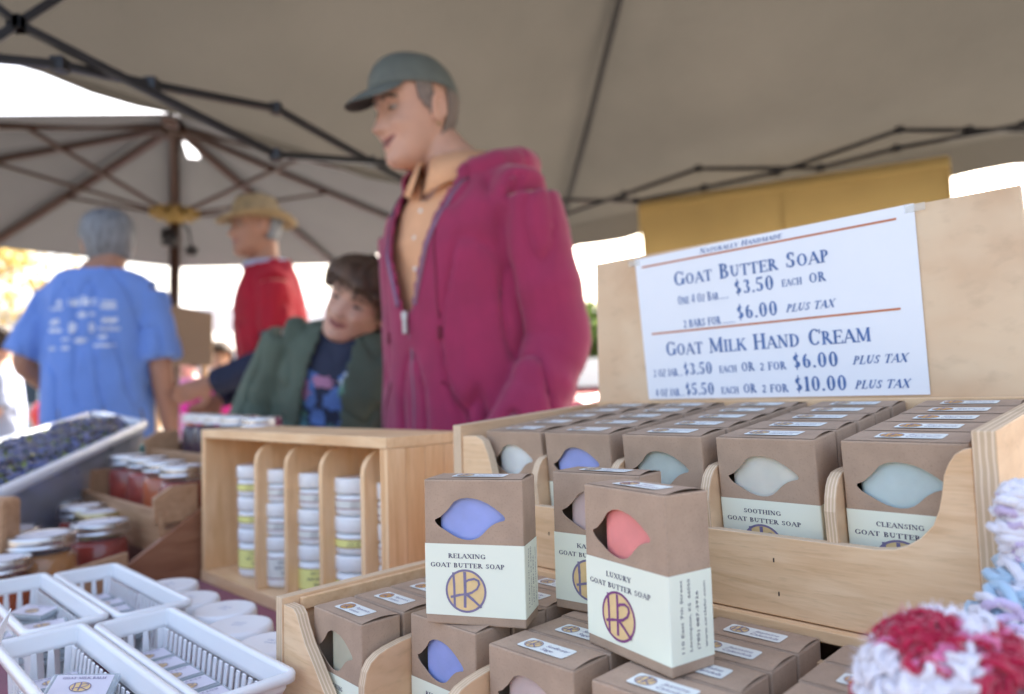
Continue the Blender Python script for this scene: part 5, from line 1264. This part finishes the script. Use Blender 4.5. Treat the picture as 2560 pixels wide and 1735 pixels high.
# hoodie
HT = [(.86, .190, .150, .0), (.90, .196, .156, .0), (1.0, .190, .155, .004), (1.10, .184, .150, .008), (1.20, .170, .146, .012), (1.30, .176, .143, .010), (1.37, .172, .126, .004), (1.415, .150, .108, -.004), (1.455, .115, .092, -.010), (1.475, .092, .084, -.01)]
def hood(bm):
    pts = []; rad = []
    for k in range(-9, 10):
        a = R(-90+k*17.5); ax = abs(k)/9
        pts.append(Pv.up((.112*math.cos(a)*(1+.10*(1-ax)), -.030+.120*math.sin(a), 1.492+.010*math.cos(a*1.0)-.060*ax**2.2-.012*(ax > .95)))); rad.append(.015+.020*(1-ax**2.0))
    tube(bm, pts, rad, 14)
    limb(bm, [Pv.up((-.07, -.13, 1.46)), Pv.up((0, -.158, 1.42)), Pv.up((.07, -.13, 1.46))], [.03, .040, .03], 14)
def vcut(p):
    q = Pv.U.inverted() @ (p/SV); zt = 1.175
    if q.y < .0: return q.z > 1.478 and False
    return q.z > zt and abs(q.x+.0) < min(.082, .012+(q.z-zt)*.275) and q.z < 1.60 and q.y > .02
slv = [([a[0]+(a[0]-a[1]).normalized()*.0+Vector((0, 0, .0)), a[0].lerp(a[1], .35), a[1], a[1].lerp(a[2], .5), a[2]+(a[2]-a[1]).normalized()*.00], [.066, .068, .063, .060, .050]) for a in armsV]
slv = [([Vector(p)+Vector((math.copysign(.018, p.x), 0, 0)) for p in pts], r_) for pts, r_ in slv]
def hfn(p): return .7+1.1*max(0, 1-abs(p.z-.98)/.16)+.9*g(abs(p.x)-.17, .05)
hd, ht = garment(vend, 'hoodie', Pv, hood_m, HT, slv, vox=.0072, amp=.0062, seed=9, extra=hood, cut=vcut, fn=hfn, thick=.006)
dY = Vector((0, -1, 0)); bm = BM()
for s in (-1, 1):
    pts = [(s*(.024+(z-1.175)*.30)*SV, .6, z*SV) for z in (1.18, 1.22, 1.27, 1.32, 1.38, 1.43)]
    proj_line(bm, ht, pts, dY, .0048, .006)
proj_line(bm, ht, [(0, .6, 1.165*SV), (0, .6, 1.0), (.002, .6, .88)], dY, .0032, .004); part('zip', bm, zip_m, vend, smooth=True)
h = ht.ray_cast(Vector((0, .6, 1.155*SV)), dY)
if h[0]:
    bm = BM(); q = h[0]+Vector((0, .010, 0)); box(bm, -.005, .005, q.y, q.y+.005, q.z-.03, q.z+.004); box(bm, -.007, .007, q.y-.002, q.y+.006, q.z-.002, q.z+.014); part('zip_pull', bm, mat('zip_pull_metal', (.5, .5, .52), .3, .9), vend, bevel=.001)
bm = BM()
for s in (-1, 1):
    proj_line(bm, ht, [(s*.075, .6, 1.075), (s*.105, .6, 1.03), (s*.135, .6, .97), (s*.155, .6, .93)], dY, .0045, .005)
    proj_line(bm, ht, [(s*.012, .6, 1.08), (s*.075, .6, 1.078)], dY, .0022, .003)
part('pocket_seam', bm, hood_d, vend, smooth=True)
for s in (-1, 1):
    bm = BM(); proj_line(bm, ht, [(s*.075, .6, 1.37), (s*.080, .6, 1.28), (s*.078, .6, 1.18)], dY, .0030, .006)
    q = ht.ray_cast(Vector((s*.078, .6, 1.175)), dY)
    if q[0]: tube(bm, [q[0]+Vector((0, .008, .006)), q[0]+Vector((0, .009, -.018))], [.005, .0045], 8)
    part('drawstring', bm, hood_d, vend, smooth=True)
# cap
bm = BM(); nz, na = 26, 64; rows = []
for i in range(nz+1):
    f = i/nz; row = []
    for k in range(na):
        a = 2*math.pi*k/na; zb = .050+.008*math.cos(a)-.012*max(0, -math.cos(a)); ph = f*math.pi/2
        yf, yb, hw = lerp_tab(HEADT, .050); cy = (yf+yb)/2; rx, ry = hw+.0085, (yf-yb)/2+.0085
        r_ = math.cos(ph)**.78; z = zb+(.137-zb)*math.sin(ph)**1.05
        front = max(0, math.cos(a)); z += .006*front*math.sin(2*ph)
        row.append(bm.verts.new(HM @ Vector((rx*r_*math.sin(a)*(1+.0015*math.cos(6*a)), cy+ry*r_*math.cos(a)*1.01, z))))
    rows.append(row)
for i in range(nz):
    for k in range(na): bm.faces.new((rows[i][k], rows[i][(k+1) % na], rows[i+1][(k+1) % na], rows[i+1][k]))
bmesh.ops.remove_doubles(bm, verts=rows[-1], dist=.003)
cp_o = part('cap_crown', bm, cap_m, vend, smooth=True); s_ = cp_o.modifiers.new('t', 'SOLIDIFY'); s_.thickness = .0025
bm = BM(); N, K = 24, 8; g1_ = []
for i in range(N+1):
    a = R(-54+108*i/N); row = []
    for k in range(K+1):
        f = k/K; x0, y0 = .083*math.sin(a), .096*math.cos(a)-.004; L = .080*max(0, math.cos(a*1.62))**.5
        x, y = x0*(1+.06*f), y0+L*f; z = .051+.009*math.cos(a)+.001+(-.022*(x/.08)**2*f-.022*f-.018*f*f)*(L/.080)
        row.append((x, y, z))
    g1_.append(row)
for lay, mi, dz in ((0, 0, .0022), (1, 1, 0)):
    vv = [[bm.verts.new(HM @ Vector((x, y, z+dz))) for x, y, z in row] for row in g1_]
    for i in range(N):
        for k in range(K):
            q = (vv[i][k], vv[i+1][k], vv[i+1][k+1], vv[i][k+1]); f = bm.faces.new(q if not lay else q[::-1]); f.material_index = mi
    edge_v = vv if lay == 0 else edge_v+vv
for i in range(N):
    a_, b_ = edge_v[i][K], edge_v[i+1][K]; c_, d_ = edge_v[N+1+i+1][K], edge_v[N+1+i][K]; bm.faces.new((a_, b_, c_, d_))
part('cap_brim', bm, [cap_m, cap_u], vend, smooth=True)
bm = BM(); bmesh.ops.create_uvsphere(bm, u_segments=12, v_segments=8, radius=.007, matrix=HM @ Matrix.Translation((0, -.004, .1375)) @ Matrix.Diagonal((1, 1, .4, 1))); part('cap_button', bm, cap_m, vend, smooth=True)
bm = BM(); bmesh.ops.create_uvsphere(bm, u_segments=12, v_segments=8, radius=.009, matrix=HM @ Matrix.Translation((-.012, .083, .098)) @ Matrix.Diagonal((1.2, .4, 1, 1))); bmesh.ops.create_uvsphere(bm, u_segments=12, v_segments=8, radius=.007, matrix=HM @ Matrix.Translation((.012, .089, .082)) @ Matrix.Diagonal((1.4, .4, .8, 1))); part('cap_badge', bm, mat('badge_thread', (.5, .5, .5), .6), vend, smooth=True)
grey_hair = mat('cropped_grey_hair', (.20, .165, .15), .8, var=.25, vscale=120, bmp=.6, bscale=400, bdist=.001)
cap_of_hair(vend, HM, 1.0, grey_hair, lambda a, z: z < .060 and ((a > 1.30 and a < 1.62 and z > .012-(a-1.30)*.10) or (a > 1.95 and z > -.062)), grow=.0032, amp=.001)
bm = BM(); bmesh.ops.create_uvsphere(bm, u_segments=10, v_segments=8, radius=.0035, matrix=HM @ Matrix.Translation((.080, -.004, -.040))); part('earring', bm, gold_l, vend, smooth=True); bm = BM()
bmesh.ops.create_uvsphere(bm, u_segments=10, v_segments=8, radius=.0035, matrix=HM @ Matrix.Translation((-.080, -.004, -.040))); part('earring', bm, gold_l, vend, smooth=True)

# ---------- man in the blue T-shirt, seen from behind ----------
blue_m = mat('blue_cotton', (.125, .24, .62), .9, var=.06, vscale=12, bmp=.25, bscale=500, bdist=.0005, sheen=.15); white_print = mat('white_shirt_print', (.62, .68, .80), .8, var=.2, vscale=60)
khaki = mat('khaki_cotton', (.16, .14, .09), .9)
sh = mat('silver_hair', (.15, .165, .19), .55, var=.35, vscale=60, bmp=.6, bscale=250, bdist=.002, stretch=(1, 1, .3))
bp = at(248, 900, 2.72)
bman = thing('person', 'grey haired person in a blue T-shirt with white prints, seen from behind at left', 'person', (bp.x, bp.y, GZ), R(4))
bpy.context.view_layer.update(); Pb = Pose(1.07, lean_f=3)
hb = Pb.up((-.005, .035, 1.575)); HMb = headmat(hb, 32, 8, -3) @ Matrix.Scale(1.08, 4)
armsB = [((-.165, 0, 1.375), (-.260, -.02, 1.13), (-.19, .17, 1.00)), ((.165, 0, 1.375), (.220, -.01, 1.10), (.240, .05, .85))]
armsB = [tuple(Pb.up(p) for p in a) for a in armsB]
body(bman, Pb, HMb, armsB, skin_t, vox=.0065, tors=.88); trousers(bman, Pb, khaki, shoe_m)
TT = [(.86, .182, .140, 0), (.95, .180, .140, 0), (1.08, .180, .138, 0), (1.20, .185, .138, 0), (1.32, .190, .132, 0), (1.40, .180, .112, -.004), (1.445, .150, .095, -.012), (1.470, .088, .078, -.01)]
slb = [([a[0], a[0].lerp(a[1], .5), a[1].lerp(a[0], .12)], [.066, .074, .078]) for a in armsB]
to, tt = garment(bman, 't_shirt', Pb, blue_m, TT, slb, vox=.010, amp=.008, seed=21, cut=lambda p: p.z > 1.462*1.07)
bm = BM(); X, Zv, dn = Vector((1, 0, 0)), Vector((0, 0, 1)), Vector((0, 1, 0)); pr = random.Random(4)
LG = [(-.085, 1.335, .03, .020, 1), (-.095, 1.315, .055, .012, 0), (0, 1.335, .105, .026, 0), (0, 1.352, .03, .010, 1), (.085, 1.335, .045, .010, 0), (.085, 1.318, .05, .016, 0), (0, 1.290, .04, .022, 1), (.035, 1.292, .02, .014, 1), (-.10, 1.268, .045, .020, 0), (.09, 1.270, .05, .018, 0),
      (-.095, 1.238, .06, .014, 0), (-.030, 1.245, .028, .040, 1), (.035, 1.245, .020, .035, 1), (.09, 1.240, .065, .012, 0), (-.05, 1.205, .03, .010, 0), (0, 1.200, .045, .020, 1), (.07, 1.212, .035, .016, 1), (-.10, 1.175, .03, .012, 0), (-.05, 1.175, .03, .012, 0), (.075, 1.182, .07, .010, 0)]
for x, z, w_, h_, rd in LG:
    c = Pb.S @ Vector((x, -.6, z)); n_ = 10
    sd_ = pr.uniform(0, 50)
    patch(bm, tt, c+dn*.0, X, Zv, w_, h_, dn, lift_=.001, n=n_, shape=(lambda a, b, sd_=sd_: a*a+b*b < .24 and noise.noise(Vector((a*9+sd_, b*9, 0))) > -.25) if rd else (lambda a, b, sd_=sd_: noise.noise(Vector((a*16+sd_, b*4, 0))) > -.22 and abs(b) < .46))
setp(part('shirt_print', bm, white_print, bman), kind='stuff')
cap_of_hair(bman, HMb, 1.0, sh, lambda a, z: (z > .050+.02*math.cos(a)) or (a > 1.15 and z > -.002 and not (a < 1.85 and z < .018)) or (a > 1.95 and z > -.058), grow=.009, seed=3, amp=.0018)
bm = BM()
for s in (-1, 1):
    tube(bm, [HMb @ Vector(p) for p in ((s*.080, -.010, .012), (s*.078, .05, .012), (s*.066, .095, .010))], .0022, 6)
    tube(bm, [HMb @ Vector((s*.034+.022*math.cos(R(a)), .100, .004+.018*math.sin(R(a)))) for a in range(0, 360, 30)], .0018, 6, closed=True)
part('glasses', bm, gold_l, bman)

# ---------- man with straw hat and red jacket ----------
red_m = mat('red_jacket', (.36, .006, .025), .8, var=.1, vscale=10); navy = mat('navy_cloth', (.015, .022, .055), .8, var=.15); straw = mat('straw', (.27, .20, .11), .8, var=.15, vscale=40, bmp=.6, bscale=300, bdist=.002); ltblue = mat('pale_blue_collar', (.35, .42, .60), .8)
hp_ = at(656, 585, 3.0)
hm_ = thing('person', 'person in straw hat, red jacket with navy sleeves, looking left in front of the umbrella', 'person', (hp_.x+.05, hp_.y+.05, GZ), R(118))
bpy.context.view_layer.update(); Ph = Pose((hp_.z-GZ)/1.62*1.015, lean_f=6)
hh = local(hm_, hp_+Vector((-.02, -.02, .02))); HMh = headmat(hh, 8, 2, 0) @ Matrix.Scale(1.04, 4)
dz = hh.z-1.62; 
armsH = [((-.155, 0, 1.38), (-.19, .02, 1.10), (-.14, .25, 1.04)), ((.155, 0, 1.38), (.20, -.05, 1.10), (.15, .20, .98))]
armsH = [tuple(Ph.up(p) for p in a) for a in armsH]
body(hm_, Ph, HMh, armsH, skin_t, vox=.008, tors=.84); trousers(hm_, Ph, navy, shoe_m)
JT = [(.98, .170, .135, 0), (1.06, .165, .132, 0), (1.20, .170, .135, 0), (1.32, .178, .132, 0), (1.40, .165, .110, -.004), (1.45, .125, .09, -.012), (1.485, .090, .085, -.01)]
jo, jt = garment(hm_, 'red_jacket', Ph, red_m, JT, [([a[0], a[0].lerp(a[1], .5), a[1].lerp(a[0], .35)], [.066, .070, .066]) for a in armsH], vox=.012, amp=.010, seed=33)
no, nt_ = garment(hm_, 'navy_sleeves', Ph, navy, [(.90, .150, .12, 0), (.99, .17, .13, 0), (1.06, .165, .128, 0)], [([a[0].lerp(a[1], .60), a[1], a[1].lerp(a[2], .5), a[2]], [.066, .064, .056, .046]) for a in armsH], vox=.012, amp=.008, seed=35, trap=False)
bm = BM(); tube(bm, [Ph.up((.080*math.cos(R(a)), -.004+.080*math.sin(R(a)), 1.480)) for a in range(110, 431, 20)], .015, 10); part('collar', bm, ltblue, hm_, smooth=True)
bm = BM(); rows = []; na = 48
prof = [(.001, .135), (.045, .137), (.066, .125), (.082, .085), (.086, .045), (.092, .038), (.112, .026), (.132, .028), (.146, .040)]
for r_, z in prof:
    rows.append([bm.verts.new(HMh @ Vector((r_*math.sin(2*math.pi*k/na)*.94, r_*math.cos(2*math.pi*k/na)*1.12-.004, z+(.018*math.cos(4*math.pi*k/na)*-1 if r_ > .12 else 0)-(.012*abs(math.cos(2*math.pi*k/na)) if r_ < .05 else 0)))) for k in range(na)])
for i in range(len(rows)-1):
    for k in range(na): bm.faces.new((rows[i][k], rows[i+1][k], rows[i+1][(k+1) % na], rows[i][(k+1) % na]))
cap_of_hair(hm_, HMh, 1.0, sh, lambda a, z: a > 1.9 and -.05 < z < .05, grow=.005, amp=.002)
ho = part('straw_hat', bm, straw, hm_, smooth=True); s_ = ho.modifiers.new('t', 'SOLIDIFY'); s_.thickness = .004

# ---------- boy leaning in a green jacket ----------
green_m = mat('green_jacket', (.085, .115, .09), .85, var=.12, vscale=12, bmp=.3, bscale=300, bdist=.0006); dark_tee = mat('dark_tee', (.035, .045, .085), .85, var=.1)
bh = mat('brown_hair', (.085, .050, .033), .6, var=.35, vscale=40, bmp=.6, bscale=220, bdist=.002, stretch=(1, 1, .3))
by_ = at(840, 900, 1.98)
boy = thing('person', 'young person with brown hair leaning sideways in an open green jacket and printed dark T-shirt', 'person', (by_.x-.02, by_.y, GZ), R(176))
bpy.context.view_layer.update(); Py = Pose(.86, lean_f=16, lean_s=-14)
hpos = local(boy, at(898, 762, 1.84)); HMy = headmat(hpos, -12, 7, -30) @ Matrix.Diagonal((1.10, 1.02, .92, 1))
armsY = [((-.165, 0, 1.39), (-.22, .02, 1.14), (-.16, .12, .95)), ((.165, 0, 1.39), (.25, .02, 1.16), (.22, .18, 1.0))]
armsY = [tuple(Py.up(p) for p in a) for a in armsY]
body(boy, Py, HMy, armsY, skin, child=1, hs=.93, vox=.0050, sm_=1, tors=.88); trousers(boy, Py, navy, shoe_m)
BT = [(.88, .168, .128, 0), (1.0, .165, .126, 0), (1.15, .168, .128, .004), (1.30, .178, .130, .006), (1.38, .175, .112, 0), (1.43, .130, .090, -.010), (1.462, .084, .074, -.006)]
bo3, bt3 = garment(boy, 't_shirt', Py, dark_tee, BT, [], vox=.008, amp=.004, seed=41, cut=lambda p: (Py.U.inverted() @ (p/.86)).z > 1.452)
GT = [(z, rx+.022, ry+.022, y) for z, rx, ry, y in BT[:-1]]+[(1.462, .095, .086, -.006)]
def gcut(p):
    q = Py.U.inverted() @ (p/.86); 
    return q.y > .02 and abs(q.x-.005) < .055+.04*max(0, (1.42-q.z)) and q.z < 1.6
go, gt_ = garment(boy, 'green_jacket', Py, green_m, GT, [([a[0]+Vector((math.copysign(.01, a[0].x), 0, 0)), a[0].lerp(a[1], .5), a[1], a[1].lerp(a[2], .6), a[2]], [.072, .072, .066, .058, .05]) for a in armsY], vox=.0085, amp=.007, seed=43, cut=gcut, thick=.005)
bm = BM(); m3 = Py.U.to_3x3(); axx, azz, dyy = m3 @ Vector((1, 0, 0)), m3 @ Vector((0, 0, 1)), m3 @ Vector((0, -1, 0))
pr = random.Random(9)
pmats = [mat('print_blue', (.10, .20, .50), .8), mat('print_green', (.16, .34, .26), .8), mat('print_grey', (.45, .50, .58), .8), mat('print_pink', (.45, .22, .36), .8), mat('print_teal', (.10, .25, .30), .8)]
for k in range(46):
    x, z = pr.uniform(-.095, .095), pr.uniform(.98, 1.37); sd_ = pr.uniform(0, 60)
    c = Py.up((x, .6, z)); patch(bm, bt3, c, axx, azz, pr.uniform(.04, .085), pr.uniform(.03, .075), dyy, lift_=.003+.00006*k, mi=pr.choice([0, 0, 1, 2, 3, 4, 0, 2]), n=8, shape=lambda a, b, sd_=sd_: a*a+b*b < .2+.12*noise.noise(Vector((a*5+sd_, b*5, 0))))
setp(part('shirt_print', bm, pmats, boy), kind='stuff')
def boyhair(a, z): return z > .052+.012*noise.noise(Vector((a*7, 3.3, 0)))+.010*math.cos(a*2.2) or (a > 1.15 and z > -.005 and not (a < 1.75 and z < .010)) or (a > 1.9 and z > -.055)
cap_of_hair(boy, HMy, .93, bh, boyhair, grow=.016, seed=8, amp=.012)
def strands(root, M, hs, m, low, n, L, seed, grow=.012):
    rnd = random.Random(seed); bm = BM()
    for k in range(n):
        a = rnd.uniform(-math.pi, math.pi); z = rnd.uniform(-.06, .114)
        if not low(abs(a), z): continue
        p = head_pt(a, z); c = Vector((0, -.005, .03)); q = (p-c).normalized(); p = p+q*grow*rnd.uniform(.5, 1.0)
        dn = (Vector((0, .25, -1)) if z < .08 else Vector((-.5, .9, -.1)))+Vector((rnd.gauss(0, .35), rnd.gauss(0, .35), rnd.gauss(0, .2))); dn = (dn-q*dn.dot(q)*.9).normalized(); sd = dn.cross(q)*.0011; ll = L*rnd.uniform(.6, 1.2)
        pts = [p, p+dn*ll*.5+q*.004, p+dn*ll-q*.001]
        for i in range(2):
            w0, w1 = (1, .8) if i == 0 else (.8, .15); quad(bm, [M @ ((pts[i]-sd*w0)*hs), M @ ((pts[i]+sd*w0)*hs), M @ ((pts[i+1]+sd*w1)*hs), M @ ((pts[i+1]-sd*w1)*hs)])
    setp(part('hair_strands', bm, m, root), kind='stuff')
strands(boy, HMy, .93, bh, boyhair, 5200, .032, 3, .016)
strands(bman, HMb, 1.0, sh, lambda a, z: (z > .050+.02*math.cos(a)) or (a > 1.15 and z > -.002 and not (a < 1.85 and z < .018)) or (a > 1.95 and z > -.058), 3500, .016, 5, .009)
strands(vend, HM, 1.0, grey_hair, lambda a, z: z < .050 and ((a > 1.30 and a < 1.62 and z > .014) or (a > 1.98 and z > -.055)), 5000, .008, 6, .003)

# ---------- blurred people far behind ----------
pink = mat('pink_shirt', (.62, .26, .48), .85); mag = mat('magenta_shirt', (.62, .03, .32), .85); ltshirt = mat('pale_shirt', (.42, .48, .66), .85); hair_d = mat('dark_hair', (.05, .035, .03), .7, var=.3)
def far_person(px, y, top, rz, lab, mshirt, mleg, sc=1.0, sk=skin):
    p = at(px, 900, y); t = thing('person', lab, 'person', (p.x, p.y, GZ), R(rz), 'shoppers far behind'); P = Pose(sc, lean_f=3); H = headmat(P.up((0, .02, 1.61)), 10, 5)
    arms = [tuple(P.up(q) for q in a) for a in [((-.19, 0, 1.40), (-.25, 0, 1.13), (-.18, .16, 1.0)), ((.19, 0, 1.40), (.24, -.02, 1.12), (.24, .06, .88))]]
    body(t, P, H, arms, sk, vox=.013); trousers(t, P, mleg, shoe_m)
    garment(t, 'shirt', P, mshirt, TT, [([a[0], a[0].lerp(a[1], .5), a[1].lerp(a[0], .1)], [.078, .080, .078]) for a in arms], vox=.016, amp=.008, seed=px, cut=lambda q: q.z > 1.45*sc)
    cap_of_hair(t, H, 1.0, hair_d, lambda a, z: z > .045 or (a > 1.2 and z > -.03), grow=.012)
far_person(478, 6.3, 0, 160, 'far person in a pink shirt seen between the blue shirt and the red jacket', pink, white_cloth2, .86)
far_person(548, 5.2, 0, 200, 'far person in a magenta shirt next to the pink one', mag, navy, .84)
far_person(8, 4.6, 0, 120, 'person in a pale blue shirt cut by the left photo edge', ltshirt, jean, .9)
